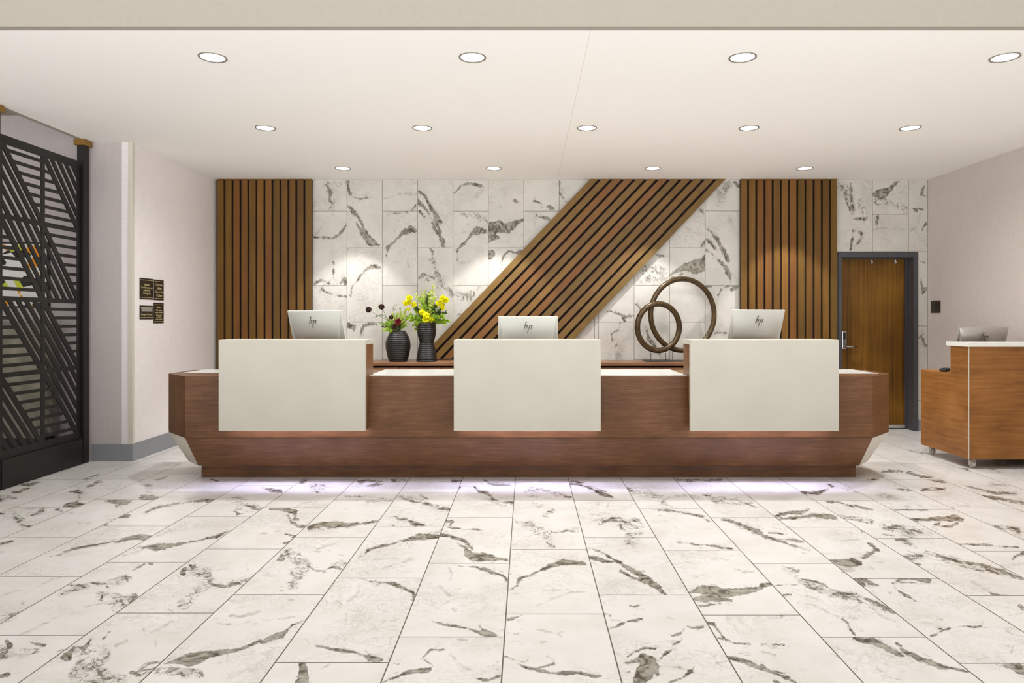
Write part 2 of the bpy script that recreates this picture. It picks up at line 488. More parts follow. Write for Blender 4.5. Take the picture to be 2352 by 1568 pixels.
V['c6'] = '''
D 0 810 10 100 770 25 190 740 28 240 690 10 290 650 8 350 630 5 420 590 4
L 0 610 5 180 600 6 300 575 4
L 230 420 8 290 430 8
D 1700 100 3 1800 125 6 1920 130 6 2000 150 14 2080 180 16 2180 210 10 2210 250 16
L 1670 110 5 1720 190 8 1700 240 6
L 1540 260 5 1610 300 8 1700 400 6 1680 450 5
L 1700 400 4 1850 410 5
L 1730 320 6 1790 330 10
D 1540 628 4 1600 640 8 1720 660 12 1850 685 8 1940 710 10 2020 730 25 2080 745 15 2120 755 4
D 1965 670 5 2040 720 10
L 1600 765 4 1740 775 4 1850 785 8
D 1460 940 4 1500 900 8 1520 880 10 1660 875 6
D 1470 970 6 1550 1020 5
D 1090 1170 5 1200 1130 8 1300 1090 8 1400 1065 8 1490 1060 18 1520 1045 10
L 1700 920 8 1750 960 14
D 1170 990 4 1240 1010 4
D 1900 1120 5 1950 1140 12 2050 1150 12 2150 1110 12
L 1780 1010 5 1870 1050 8
D 880 232 3 1000 268 6 1130 275 7 1200 290 18 1280 325 12 1370 365 14 1375 420 16
L 850 240 4 885 330 8 840 410 6 780 440 4
L 640 400 5 715 460 8 710 500 5
L 770 560 5 760 620 5 720 650 4
L 800 520 4 880 490 10
D 500 842 4 580 860 10 700 880 16 830 895 8 930 930 10 980 950 26 1050 980 20
D 940 890 5 1000 940 10 1090 970 5
L 400 780 5 430 820 8
D 370 1000 28 380 1060 30 380 1130 50 370 1176 60
L 540 1055 6 620 1000 5'''
V['c3'] = '''
W 140 460 25 200 470 25 330 520 40 400 570 40 450 650 40
W 400 400 20 470 360 15
D 120 445 8 160 480 8
D 420 530 6 480 560 5 600 545 6 700 550 6
D 410 650 8 480 680 8
L 590 530 14 690 520 16
W 230 180 15 400 180 20 560 230 20
W 200 240 10 450 230 15
D 520 215 6 630 240 10
D 260 160 3 440 190 4
W 300 300 15 420 335 6
D 610 120 8 700 130 8 760 135 10 820 170 10 900 205 14 970 225 14 1040 265 6
D 640 95 4 750 120 6 850 160 6 950 190 5
L 840 330 5 900 290 5
L 970 300 8 950 335 6
W 900 460 30 1050 430 25 1100 480 25 1200 520 90 1180 570 60
D 920 470 5 1000 430 8 1080 430 7 1120 465 8
D 1080 490 8 1090 520 8
L 770 400 5 980 390 5
L 780 480 5 860 440 6
W 1150 640 30 1200 640 40
W 1130 170 15 1200 190 18 1330 210 30 1440 250 25 1510 320 25
D 1120 160 10 1180 185 8
L 1500 250 6 1660 220 14
D 1340 345 4 1450 360 5 1620 375 8 1800 410 8 1880 455 6
L 1430 400 6 1470 430 5
D 1590 645 3 1700 660 7 1890 675 7 1960 690 10 2080 708 4
L 1560 500 8 1600 540 6
D 1910 670 4 2010 700 8
L 1790 720 4 1870 728 8 1960 720 5
L 1900 800 5 2060 800 5
L 1730 960 5 1830 930 10
L 2100 885 4 2180 905 7 2310 912 4
D 1560 92 8 1700 90 6 1990 85 10
D 1820 220 5 1850 228 8
W 1700 250 15 1850 220 12 1950 260 30 2100 280 30 2250 310 20
D 2140 275 5 2240 310 8 2310 335 5
D 1990 430 5 2060 455 10 2160 495 16 2270 535 18 2352 575 18
D 2180 490 6 2330 540 6
D 770 695 3 850 715 6 930 745 8 1010 800 10'''
V['c7'] = '''
D 80 335 3 150 300 6 160 240 12 280 200 10 380 150 10 450 120 14 560 90 26 650 95 22 760 100 16
L 100 375 3 330 345 5 540 340 3
L 320 480 3 600 370 5 760 360 4
L 650 300 5 740 305 3
D 60 610 12 120 590 12 190 570 4
L 40 725 4 160 735 4
L 190 690 3 360 700 8 480 730 10 550 760 4
L 480 725 4 700 700 4 890 675 4
L 50 795 3 160 795 3
L 370 805 5 460 805 6
D 30 935 4 120 970 8 220 990 8 250 960 6
D 150 1000 4 250 1045 10 330 1055 14 450 1085 8 580 1090 14 700 1085 8 760 1100 12 850 1115 10 920 1105 6
D 340 1040 5 480 1000 4
L 230 920 6 250 960 6
L 420 930 10 480 970 6
D 780 45 14 870 55 18 930 75 10 1010 85 12
D 1010 60 12 1100 110 20 1200 170 24 1300 230 30 1380 290 28 1440 340 22 1490 380 12
D 1080 165 5 1150 210 12 1230 240 14 1300 270 14
L 820 90 5 900 125 7 990 140 8
L 1100 120 10 1290 175 8
D 1160 480 12 1200 490 14 1260 480 6
L 1170 510 8 1310 510 5
L 1200 560 5 1280 580 5
D 930 550 4 990 565 5
D 960 690 6 1040 670 8 1110 630 8 1240 605 12 1270 600 12
L 980 610 4 1080 610 5
L 1400 520 8 1430 540 8
L 1500 580 5 1560 600 6
D 1680 665 5 1720 680 8 1820 675 6
L 1620 720 8 1660 680 6
D 1540 755 8 1620 735 8
D 1620 765 4 1640 785 6 1560 830 6
D 1440 950 4 1500 900 12 1530 885 6
L 1300 820 4 1400 800 4 1580 795 5
D 1140 940 6 1200 900 10 1290 860 14 1390 865 8
D 1130 995 4 1200 985 14 1280 950 40 1330 1000 70 1300 1080 80 1250 1150 60
D 1390 1030 30 1410 1090 20
D 1080 1090 8 1160 1080 5
D 1520 1170 6 1640 1130 8 1700 1080 10 1740 1030 8
L 1740 1025 6 1850 1015 8 2030 980 6
L 1880 960 6 1930 935 5
L 1430 1030 5 1620 1030 3
D 1690 365 5 1780 340 30 1850 350 45 1950 360 50 2100 365 36 2250 340 28 2352 320 14
D 1740 420 10 1800 420 30 1900 420 25 2080 430 8
D 1760 480 18 1850 480 12 1980 462 5
D 1850 625 6 1920 650 22 1970 720 10 2010 775 12 2100 815 8 2240 830 6
D 1930 760 10 2000 780 12
L 1900 590 4 1970 620 6
D 2040 950 8 2110 960 20 2180 980 20 2280 1020 20 2352 1050 16
D 2140 910 6 2230 915 8'''
V['c8'] = '''
D 0 300 20 80 285 10
D 0 825 6 80 825 8 200 835 6
L 0 890 6 120 920 8 100 970 6
D 0 1030 25 60 1060 10 180 1110 10 300 1170 8
D 60 1040 5 200 1090 6 280 1150 5
D 110 1150 8 150 1172 10
W 210 130 25 300 180 30 350 260 30 500 310 40 640 380 40 850 410 30 1000 460 40 1100 500 30
D 880 395 6 980 430 14 1080 480 14 1190 550 6
D 350 240 4 430 250 6 560 290 5 640 350 5 780 375 6 880 395 6
D 400 310 5 540 340 6
D 100 300 4 200 290 6 330 290 5
D 180 385 4 260 378 5
L 320 450 5 400 455 6 560 520 6 690 580 6
D 720 590 4 770 640 6 800 700 6 840 750 8
L 740 570 5 860 600 8
L 850 680 5 900 705 5
L 1020 530 6 1100 590 6 1200 620 6
L 1210 660 8 1300 710 5
L 400 390 5 510 430 8
D 820 770 8 900 790 22 1000 790 30 1080 840 30 1200 900 24 1270 930 10
D 1250 870 8 1320 910 20 1400 950 30 1500 980 25 1600 1020 18 1700 1035 8 1860 1080 3
D 1205 815 8 1250 845 8
L 640 860 5 780 865 6
L 1020 1020 4 1100 1100 6 1280 1160 6
L 930 910 6 970 940 8
D 620 75 14 700 85 26 800 90 34 880 100 20
D 780 50 5 900 45 10 960 20 10 1000 0 8
L 700 140 40 800 150 30
L 960 95 4 1150 75 5
L 890 145 4 1240 160 4
D 720 180 4 750 175 4
D 800 240 4 860 260 25 900 290 25
D 900 240 12 960 270 12 1040 300 6
D 1170 275 8 1220 260 14 1250 245 10
D 1260 240 8 1370 245 8 1440 250 20 1500 255 20
D 1240 270 4 1400 275 4
L 1180 290 12 1200 320 12
D 1230 350 4 1300 390 7 1380 435 6
L 1000 360 12 1040 390 8
L 1130 360 12 1150 365 12
D 1500 765 5 1540 745 10 1620 700 12 1720 670 8 1820 662 10 1900 672 6 1960 665 14
D 1590 685 8 1620 680 5
L 1960 680 5 2100 670 5 2250 680 8
L 2190 690 10 2250 740 14
L 2120 790 6 2140 830 8 2220 845 5
L 2250 855 4 2220 940 6 2160 990 5
L 1610 600 10 1650 580 10
D 2100 1005 3 2200 1020 20 2300 1040 40 2352 1060 40
W 1500 30 20 1700 70 30 1850 110 30 2000 150 40 2150 170 30
D 1820 95 5 1960 110 10 2100 150 12 2250 210 10 2340 240 5
D 2030 155 6 2120 190 8 2200 200 5
L 1500 155 4 1600 165 5
L 1880 260 8 1960 310 10 2020 350 6
D 2020 345 4 2080 380 8 2180 382 5
D 1340 100 4 1420 105 5
D 2310 470 14 2340 510 12
L 2150 575 4 2260 560 6 2340 550 4
D 2250 60 8 2290 25 12 2350 15 14
L 2100 115 4 2350 105 5'''
V['c4'] = '''
D 0 895 14 120 930 14 250 980 8 430 1030 4
D 100 910 4 200 930 8 300 940 16 370 960 12
D 60 870 3 220 885 5
D 80 740 8 150 715 14 250 690 16 330 690 20 420 665 8
D 130 760 6 200 745 10 330 735 10 450 720 18 570 720 24 640 730 20 680 750 5
D 200 805 6 260 815 5
D 890 850 5 900 870 6
L 480 925 6 540 920 6
L 640 945 3 870 935 4
D 950 965 4 1020 1010 14 1050 1030 6
D 1030 1020 12 960 1080 12 900 1100 10
D 320 515 8 420 515 14 500 515 12 560 490 8 630 460 6
D 590 430 4 640 460 5
D 590 597 3 680 598 8 760 620 8 820 640 8
D 830 625 4 900 645 10 1000 668 5
W 680 720 10 860 750 20 980 770 20
W 1100 810 35 1200 840 40 1350 860 40 1500 890 30
D 1080 820 6 1200 830 6 1300 860 5 1400 900 5
D 1160 800 4 1330 840 6 1440 870 5
D 1080 885 3 1190 898 4
W 1250 930 15 1300 960 25 1380 990 15
W 1270 1090 30 1380 1090 30 1500 1060 20 1600 1090 25 1750 1130 25
D 1200 930 4 1350 940 6
D 1440 1025 4 1520 1045 6 1600 1080 8 1700 1110 6 1800 1150 8
D 1260 1085 4 1440 1075 6
D 1210 715 5 1290 745 10 1340 760 18 1450 755 12 1600 750 16 1720 735 30 1800 750 12
D 1530 815 5 1580 795 18 1600 775 10
D 1530 820 5 1700 810 10 1750 790 12
D 1580 735 14 1650 745 14
D 1120 680 4 1250 665 3 1480 667 3
W 1300 640 10 1420 650 10
W 750 480 12 860 500 12
W 1060 530 14 1250 560 14 1370 560 10
D 1200 475 6 1260 485 10 1360 495 4
D 1430 490 6 1480 480 8 1600 480 8 1645 482 10
D 1080 320 6 1150 320 12 1260 322 5
D 950 400 8 1010 400 14 1050 405 4
D 1300 330 4 1340 340 10 1430 365 6 1540 378 4
D 1490 398 4 1560 402 10 1660 420 5
D 1830 455 3 1960 485 6 2100 515 12 2290 522 6
D 1870 538 3 1980 540 12 2100 560 10 2230 580 8 2352 610 6
D 1090 110 6 1200 120 6 1350 140 5 1500 165 6
D 1700 310 5 1800 295 10 1870 315 6
D 2040 300 5 2150 325 3
W 2050 430 15 2200 455 10
D 1680 965 5 1760 972 10 1880 975 6 2000 975 8 2140 995 5 2300 1000 4
W 2010 800 20 2150 830 20 2300 850 30
D 2200 815 5 2290 840 8 2320 870 8
L 1870 635 4 1760 635 4 1660 670 6
D 2250 1110 6 2270 1080 10 2350 1050 12'''
V['w1'] = '''
W 890 130 20 910 200 15 930 270 12 920 320 20
W 960 140 20 1020 130 20
D 880 150 6 915 190 8 905 240 6
D 905 260 6 930 290 8 905 325 7
D 1045 120 12 1045 180 8 1070 230 7 1130 250 4 1190 242 4
D 1045 300 8 1085 345 16 1130 400 8 1160 470 10 1190 530 14 1220 575 30 1270 595 10
D 1110 430 5 1150 510 12 1190 580 12
D 790 540 4 870 540 8 930 545 5 980 510 7 1030 450 3
L 870 430 4 800 520 6
D 790 890 4 830 860 8 900 880 5 860 895 5
D 900 870 5 935 840 7 935 720 3
D 990 880 10 1020 850 16 1025 890 12
D 850 930 4 880 950 6 930 970 6 1030 985 7
L 850 910 5 830 950 4
D 1060 980 5 1075 910 6 1140 830 6 1180 780 8 1220 760 22 1280 765 12
L 1300 725 6 1260 760 6
L 1090 1010 4 1200 1000 4
L 1310 250 3 1390 230 4
L 1420 210 8 1560 215 5
W 1330 370 20 1400 360 15 1500 340 12
D 1555 290 6 1520 340 6
D 1330 690 3 1340 620 8 1400 560 7 1450 510 16 1510 480 26 1550 490 12
L 1550 400 10 1540 460 8
L 1330 500 3 1420 490 5
L 1370 730 4 1430 715 3
L 1490 690 5 1500 760 6
L 1440 910 5 1490 920 5
D 1570 190 3 1620 230 8 1660 310 12 1710 390 16 1740 430 12
D 1570 275 16 1610 310 12 1650 360 5
D 1670 420 6 1690 470 12 1740 540 14 1765 605 7
D 1700 400 12 1735 500 10
D 1580 340 4 1620 385 6
D 1660 620 8 1680 660 10 1670 700 4
W 1670 700 15 1700 790 20 1740 880 40 1800 920 30 1820 980 15
W 1600 830 20 1640 850 12
D 1570 850 5 1600 810 7 1660 830 5 1690 850 5
D 1790 910 5 1820 950 8
D 1045 1200 20 1080 1210 16 1090 1240 6
D 1140 1250 5 1160 1200 8 1200 1185 7 1260 1190 10
L 1140 1260 5 1135 1300 5
L 1340 1300 12 1300 1400 10'''
V['w2'] = '''
D 200 200 4 250 150 8 310 130 6 350 140 8 420 150 6
L 400 180 8 370 220 5
W 210 350 12 330 350 12 440 400 20
D 220 690 3 225 610 8 290 550 7 330 500 18 380 475 30 430 480 14
L 210 500 4 330 480 4
L 240 715 4 310 700 4
W 200 940 20 300 960 30 380 900 10
D 230 1085 6 260 1090 5
L 300 940 10 330 1010 8
D 640 255 5 670 275 6 700 280 4
L 520 310 5 560 290 4
D 455 520 30 480 460 45 530 440 38 580 460 40 640 430 25 700 400 12
D 460 540 20 520 520 10
D 460 650 30 480 640 14
D 550 700 5 560 660 6 600 625 7 660 640 12 690 625 8
L 550 700 5 545 760 5
D 780 255 5 830 275 8 890 300 8 930 325 10
D 770 340 3 820 375 5 880 385 10 910 400 6
L 780 370 4 795 440 4
L 740 540 6 770 510 5
D 970 120 4 972 200 5 1000 240 5 1025 270 4
W 2140 200 15 2200 140 20 2130 290 15
D 2240 120 6 2280 150 8
D 2050 460 4 2090 500 8 2130 560 14 2170 630 16 2200 690 10
D 2040 540 12 2080 570 14 2110 610 8
D 2130 690 8 2180 750 14 2210 800 12 2225 865 7
D 2040 620 5 2090 650 6
L 2200 370 10 2240 440 5
D 2130 950 5 2150 900 8 2200 880 6 2270 880 5 2230 905 12
D 2050 880 10 2075 885 8
L 2130 950 4 2120 1010 4
D 2100 1225 4 2190 1220 4
D 1960 300 4 2000 330 7 2030 355 5
L 1880 440 5 1950 490 6 2030 510 5
D 2000 590 8 2030 560 8
D 1780 800 6 1840 760 14 1900 740 30 1960 740 50 2010 720 50 2035 670 20
D 1790 820 4 1870 790 4
W 1560 770 20 1640 740 40 1720 790 40 1600 830 20
D 1670 650 5 1730 662 5
L 1520 800 5 1580 870 6
D 1280 1070 4 1340 1065 6 1400 1080 6 1450 1105 6 1510 1100 5
D 1400 1075 4 1450 1130 6
D 1355 1290 4 1350 1220 8 1400 1200 8 1415 1150 5
D 1380 1320 8 1395 1290 5
W 1300 1380 15 1400 1385 10
D 1530 1010 6 1560 1040 5 1590 1120 6
D 1600 1170 5 1620 1260 12 1690 1350 12 1710 1400 10
L 1170 1240 5 1200 1190 5'''
V['w3'] = '''
W 180 160 25 230 200 30 250 330 20
W 310 270 20 350 390 20
D 170 150 5 200 220 6 230 320 7 250 365 7
D 240 130 4 245 230 6 260 350 6
D 240 630 6 250 560 6 260 490 8 320 500 6 320 540 6 290 590 8
D 250 400 4 360 400 8
D 600 120 6 560 150 10 520 190 20 470 210 36 430 215 20
D 480 240 15 495 255 6
W 430 260 20 460 290 30 580 290 20 660 330 20
L 540 220 4 640 200 5
D 650 350 8 665 355 6
D 450 375 8 435 440 6
L 420 480 4 500 465 5 580 475 4
L 580 500 5 640 480 5
D 795 150 6 770 220 7 805 230 6
D 720 325 8 740 345 6
D 740 325 5 780 328 8
L 760 360 5 750 450 6 700 480 6
D 780 490 6 805 430 7
D 770 720 5 800 730 6
D 765 850 4 785 960 12 805 920 8
D 770 1230 5 790 1260 5 760 1290 5
D 780 1290 8 800 1350 12'''

def load_strokes(keys):
    out = []
    for k in keys:
        ox, oy, s = CROP[k]
        for ln in V[k].strip().split('\n'):
            q = ln.split(); a = np.array([float(t) for t in q[1:]]).reshape(-1, 3) / s
            a[:, 0] += ox; a[:, 1] += oy
            mid = a[len(a) // 2] if len(a) > 2 else a.mean(0)
            out.append((q[0], a, mid))
    return out

def field(px, py, strokes, kind):
    best = np.full(px.shape, -40.0)
    for k, a, _ in strokes:
        if k != kind: continue
        for i in range(len(a) - 1):
            x0, y0, w0 = a[i]; x1, y1, w1 = a[i + 1]
            dx, dy = x1 - x0, y1 - y0; L2 = dx * dx + dy * dy + 1e-9
            t = np.clip(((px - x0) * dx + (py - y0) * dy) / L2, 0, 1)
            d = np.hypot(px - x0 - t * dx, py - y0 - t * dy)
            best = np.maximum(best, w0 + (w1 - w0) * t - d)
    return best

class TileMesh:
    """tiles (each its own patch, own veins) gathered into one structural surface"""
    def __init__(s): s.V = []; s.Fc = []; s.A = {k: [] for k in ('vd', 'vl', 'web')}; s.T = []; s.n = 0
    def tile(s, P00, du, dv, nu, nv, strokes, proj, seed):
        u = np.linspace(0, 1, nu + 1); v = np.linspace(0, 1, nv + 1)
        uu, vv = np.meshgrid(u, v)
        P = np.array(P00)[None, :] + uu.reshape(-1, 1) * np.array(du) + vv.reshape(-1, 1) * np.array(dv)
        px, py = proj(P)
        st = strokes
        s.A['vd'].append(field(px, py, st, 'D')); s.A['vl'].append(field(px, py, st, 'L'))
        wv = field(px, py, st, 'W'); s.A['web'].append(np.clip((wv + 8) / 14.0, 0, 1))
        r = random.Random(seed); off = np.array([r.uniform(-40, 40) for _ in range(3)])
        s.T.append(np.tile(off, (len(P), 1))); s.V.append(P)
        idx = np.arange((nu + 1) * (nv + 1)).reshape(nv + 1, nu + 1) + s.n
        f = np.stack([idx[:-1, :-1], idx[:-1, 1:], idx[1:, 1:], idx[1:, :-1]], -1).reshape(-1, 4)
        s.Fc.append(f); s.n += len(P)
    def build(s, name, mat):
        Vv = np.concatenate(s.V); Ff = np.concatenate(s.Fc)
        me = bpy.data.meshes.new(name)
        me.vertices.add(len(Vv)); me.vertices.foreach_set('co', Vv.astype(np.float32).ravel())
        me.loops.add(Ff.size); me.loops.foreach_set('vertex_index', Ff.astype(np.int32).ravel())
        me.polygons.add(len(Ff)); me.polygons.foreach_set('loop_start', np.arange(0, Ff.size, 4, dtype=np.int32))
        me.update(calc_edges=True)
        for k in ('vd', 'vl', 'web'):
            me.attributes.new(k, 'FLOAT', 'POINT').data.foreach_set('value', np.concatenate(s.A[k]).astype(np.float32))
        me.attributes.new('toff', 'FLOAT_VECTOR', 'POINT').data.foreach_set('vector', np.concatenate(s.T).astype(np.float32).ravel())
        me.materials.append(mat); me.validate()
        o = bpy.data.objects.new(name, me); C.objects.link(o); return o

def proj(P): return CX + F * P[:, 0] / P[:, 1], CY - F * (P[:, 2] - H) / P[:, 1]

# ------------------------------------------------------------------ floor
PX0, PXW, PL, G = -0.093, 0.448, 0.8765, 0.0028
JOINT = {0: 3.129, 1: 3.344, 2: 3.117, 3: 2.90, 4: 2.68, 5: 3.336, 6: 3.10, -1: 2.902, -2: 2.686, -3: 3.349, -4: 3.138,
         -5: 2.917, -6: 3.582, -7: 3.352, -8: 3.14}
def joint(k):
    return JOINT.get(k, 2.9 - 0.2165 * (k % 4))
fs = []
for kd, a, mid in load_strokes(['c1', 'c2', 'c3', 'c4', 'c5', 'c6', 'c7', 'c8']):
    Y = F * H / (mid[1] - CY); X = (mid[0] - CX) * Y / F
    k = math.floor((X - PX0) / PXW); r = math.floor((Y - joint(k)) / PL)
    fs.append((k, r, (kd, a, mid)))
T = TileMesh()
for k in range(-16, 12):
    x0 = PX0 + k * PXW; j = joint(k)
    for r in range(-8, 9):
        y0 = j + r * PL; y1 = y0 + PL
        ya, yb = max(y0, 0.6), min(y1, 8.60)
        if yb - ya < 0.05: continue
        if x0 < -7.0: continue
        if x0 + PXW > 4.86: xe = 4.86
        else: xe = x0 + PXW
        if xe - x0 < 0.02: continue
        near = max(ya, 0.4)
        left_px = CX + F * x0 / near; vis = yb > 2.5 and abs(x0) / yb < 0.85
        st = [q[2] for q in fs if q[0] == k and q[1] == r]
        if vis and st:
            yy = max(ya, 2.45); cx = 2.6 * yy / F; cy = 2.2 * yy * yy / (F * H)
        else: cx = cy = 0.15
        nu = max(1, min(120, int((xe - x0) / cx))); nv = max(1, min(120, int((yb - ya) / cy)))
        T.tile((x0 + G, ya + G, 0), (xe - x0 - 2 * G, 0, 0), (0, yb - ya - 2 * G, 0), nu, nv, st, proj, k * 100 + r)
floor = struct(T.build('floor', M['floor']), 'white marble-look tile floor with grey-brown veins and thin taupe joints')
g = MB().box(-7.2, 4.9, 0.6, 8.62, -0.06, -0.0012).build('floor', M['grout']); g.parent = floor; g.name = 'grout_bed'

# ------------------------------------------------------------------ back wall tiles
cols = []                     # (px left, px right, first joint px)
for i in range(-3, 7):
    cols.append((797 + 81.2 * i, 797 + 81.2 * (i + 1), 485 if i % 2 else 569))
cols.append((1284.0 + 81.2 * 0 + 0, 1374.6, 569)) if False else None
cols.append((1365.4, 1374.6, 569))
for i in range(4):
    cols.append((1374.6 + 81.75 * i, 1374.6 + 81.75 * (i + 1), 569 if i % 2 == 0 else 484.5))
cols.append((1701.6, 1842, 569)); cols.append((1842, 1922.5, 484.5))
cols.append((1922.5, 2004, 578)); cols.append((2004, 2086.5, 492)); cols.append((2086.5, 2130.5, 578))
ws = load_strokes(['w1', 'w2', 'w3'])
T = TileMesh(); S = F / WY
Xp = lambda x: (x - CX) / S
Zp = lambda y: H + (CY - y) / S
DOORX0, DOORX1, DOORT = Xp(1924), Xp(2108.5), Zp(578)
for n, (xa, xb, j) in enumerate(cols):
    ys = [413.0]
    y = j
    while y < 990: ys.append(y); y += 170.6
    ys.append(990.0)
    for a, b in zip(ys[:-1], ys[1:]):
        X0, X1, Z1, Z0 = Xp(xa), Xp(xb), Zp(a), Zp(b)
        if Z1 - Z0 < 0.02: continue
        if X0 > 3.7:      # around the door opening
            if X1 <= DOORX1 + 0.01 or X0 < DOORX1 - 0.02:
                if Z0 < DOORT:
                    if X1 > DOORX1 + 0.02 and Z1 <= DOORT + 0.02: X0 = DOORX1
                    elif Z1 > DOORT: Z0 = DOORT
                    else: continue
        pa, pb = CX + X0 * S, CX + X1 * S
        st = [q for q in ws if pa <= q[2][0] < pb and a <= q[2][1] < b]
        c = 2.2 / S if st else 0.15
        nu = max(1, int((X1 - X0) / c)); nv = max(1, int((Z1 - Z0) / c)); g_ = 0.0026
        T.tile((X0 + g_, WY, Z0 + g_), (X1 - X0 - 2 * g_, 0, 0), (0, 0, Z1 - Z0 - 2 * g_), nu, nv, st, proj, n * 77 + int(a))
wb = struct(T.build('wall_back', M['walltile']), 'back wall of white marble-look tiles with grey veins')
mb = MB()
mb.box(-3.95, DOORX0, WY + 0.001, WY + 0.24, 0, CEIL)
mb.box(DOORX0, DOORX1, WY + 0.001, WY + 0.24, DOORT, CEIL)
mb.box(DOORX1, 4.95, WY + 0.001, WY + 0.24, 0, CEIL)
mb.box(DOORX0 - 0.2, DOORX1 + 0.2, WY + 0.245, WY + 0.30, 0, 2.4)
o = mb.build('wall_core', M['wgrout']); o.parent = wb
# ------------------------------------------------------------------ room shell
LX = -3.753; RY = 6.50; SX = -4.15; LOBBY = 3.62; FY = 3.98
struct(MB().box(LX - 0.10, LX, RY, WY, 0, CEIL).build('wall_left', M['linen']), 'grey woven wall covering left of the desk')
struct(MB().box(-6.9, LX - 0.101, RY, RY + 0.1, 0, 3.29).build('wall_return', M['linen_d']), 'return wall facing the camera behind the black screen')
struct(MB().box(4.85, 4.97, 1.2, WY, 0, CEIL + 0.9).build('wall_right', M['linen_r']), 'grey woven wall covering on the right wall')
struct(MB().box(-7.0, -6.9, 1.0, RY + 0.1, 0, 3.29).build('wall_far_left', M['linen_d']))
# cream corner guard
struct(MB().box(LX - 0.035, LX + 0.006, RY - 0.006, RY + 0.028, 0.165, CEIL).build('trim_1', M['guard']), 'cream corner guard on the left wall corner')
# ceilings
q = NT('white_ceiling_with_joint'); tc = q.n('ShaderNodeTexCoord'); sp = q.n('ShaderNodeSeparateXYZ'); q.l(tc.outputs['Object'], sp.inputs[0])
dj = q.math('ABSOLUTE', q.math('SUBTRACT', sp.outputs[0], 0.375))
q.l(q.mix(q.smooth(dj, 0.0016, 0.0035), srgb('#e6e1d8'), srgb('#f8f5f0')), q.b.inputs['Base Color'])
q.b.inputs['Roughness'].default_value = 0.9; q.b.inputs['Specular IOR Level'].default_value = 0.1
M['ceiljoint'] = q.m
struct(MB().box(SX, 4.97, FY, WY + 0.25, CEIL, CEIL + 0.05).build('ceiling', M['ceiljoint']), 'white dropped ceiling over the desk')
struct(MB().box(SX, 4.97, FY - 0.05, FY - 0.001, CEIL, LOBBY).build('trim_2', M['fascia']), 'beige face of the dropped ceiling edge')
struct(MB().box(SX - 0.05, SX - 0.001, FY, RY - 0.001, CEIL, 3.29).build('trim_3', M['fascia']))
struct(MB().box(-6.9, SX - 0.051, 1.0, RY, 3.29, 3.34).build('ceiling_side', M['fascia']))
struct(MB().box(SX - 0.05, 4.97, 0.2, FY - 0.051, LOBBY, LOBBY + 0.05).build('ceiling_lobby', M['ceil']))
# baseboards
struct(MB().box(LX, LX + 0.012, RY, WY - 0.09, 0, 0.165).build('baseboard_left', M['base'], bevel=0.003), 'dark grey baseboard')
struct(MB().box(-4.13, LX + 0.012, RY - 0.012, RY - 0.0005, 0, 0.165).build('baseboard_return', M['base'], bevel=0.003))
struct(MB().box(DOORX1 + 0.001, 4.85, WY - 0.013, WY - 0.001, 0, 0.14).build('baseboard_back', M['base']))
struct(MB().box(4.836, 4.849, 1.2, WY - 0.014, 0, 0.14).build('baseboard_right', M['base']))

# ------------------------------------------------------------------ door
door = bpy.data.objects.new('door_1', None); C.objects.link(door); door.location = (DOORX0, WY, 0)
struct(door, 'wood-veneer door in a dark metal frame')
fx0, fx1 = DOORX0 + 0.001, DOORX1 - 0.001; IN0, IN1, INT = Xp(1932.5), Xp(2097.5), Zp(590.5)
def rel(mb, o):      # world-space mesh -> local to object o
    L = o.location; mb.v = [(x - L[0], y - L[1], z - L[2]) for x, y, z in mb.v]; return mb
m = MB()
for a, b in ((fx0, IN0), (IN1, fx1)):
    m.box(a, b, WY - 0.012, WY + 0.235, 0, INT)
m.box(fx0, fx1, WY - 0.012, WY + 0.235, INT, DOORT)
m.box(IN0, IN0 + 0.014, WY + 0.13, WY + 0.165, 0, INT).box(IN1 - 0.014, IN1, WY + 0.13, WY + 0.165, 0, INT).box(IN0, IN1, WY + 0.13, WY + 0.165, INT - 0.014, INT)
rel(m, door).build('door_frame', M['darkframe'], door, bevel=0.003)
rel(MB().box(IN0 + 0.003, IN1 - 0.003, WY + 0.17, WY + 0.215, 0.012, INT - 0.003), door).build('door_leaf', M['door'], door, bevel=0.002)
rel(MB().box(IN0 + 0.01, IN1 - 0.01, WY + 0.155, WY + 0.169, 0.012, 0.05), door).build('door_sweep', M['silver2'], door)
lk = rel(MB().box(3.882, 3.938, WY + 0.140, WY + 0.169, 0.985, 1.205), door).build('door_lock', M['chrome'], door, bevel=0.008)
rel(MB().box(3.890, 3.922, WY + 0.136, WY + 0.141, 1.10, 1.185), door).build('keypad', M['rubber'], lk, bevel=0.002)
hd = MB(); hd.tube([(3.910, WY + 0.140, 1.018), (3.910, WY + 0.095, 1.018), (3.925, WY + 0.090, 1.018), (4.035, WY + 0.092, 1.012)], 0.010, 10)
rel(hd, door).build('door_handle', M['chrome'], door)
for xx in (2001, 2055):
    hx = (xx - CX) * (WY + 0.165) / F
    m = MB().box(hx - 0.010, hx + 0.010, WY + 0.155, WY + 0.169, 2.035, 2.085)
    m.tube([(hx, WY + 0.155, 2.048), (hx, WY + 0.13, 2.043), (hx, WY + 0.125, 2.062)], 0.005, 8)
    m.tube([(hx, WY + 0.155, 2.075), (hx, WY + 0.14, 2.073), (hx, WY + 0.137, 2.082)], 0.005, 8)
    rel(m, door).build('door_hook', M['chrome'], door)

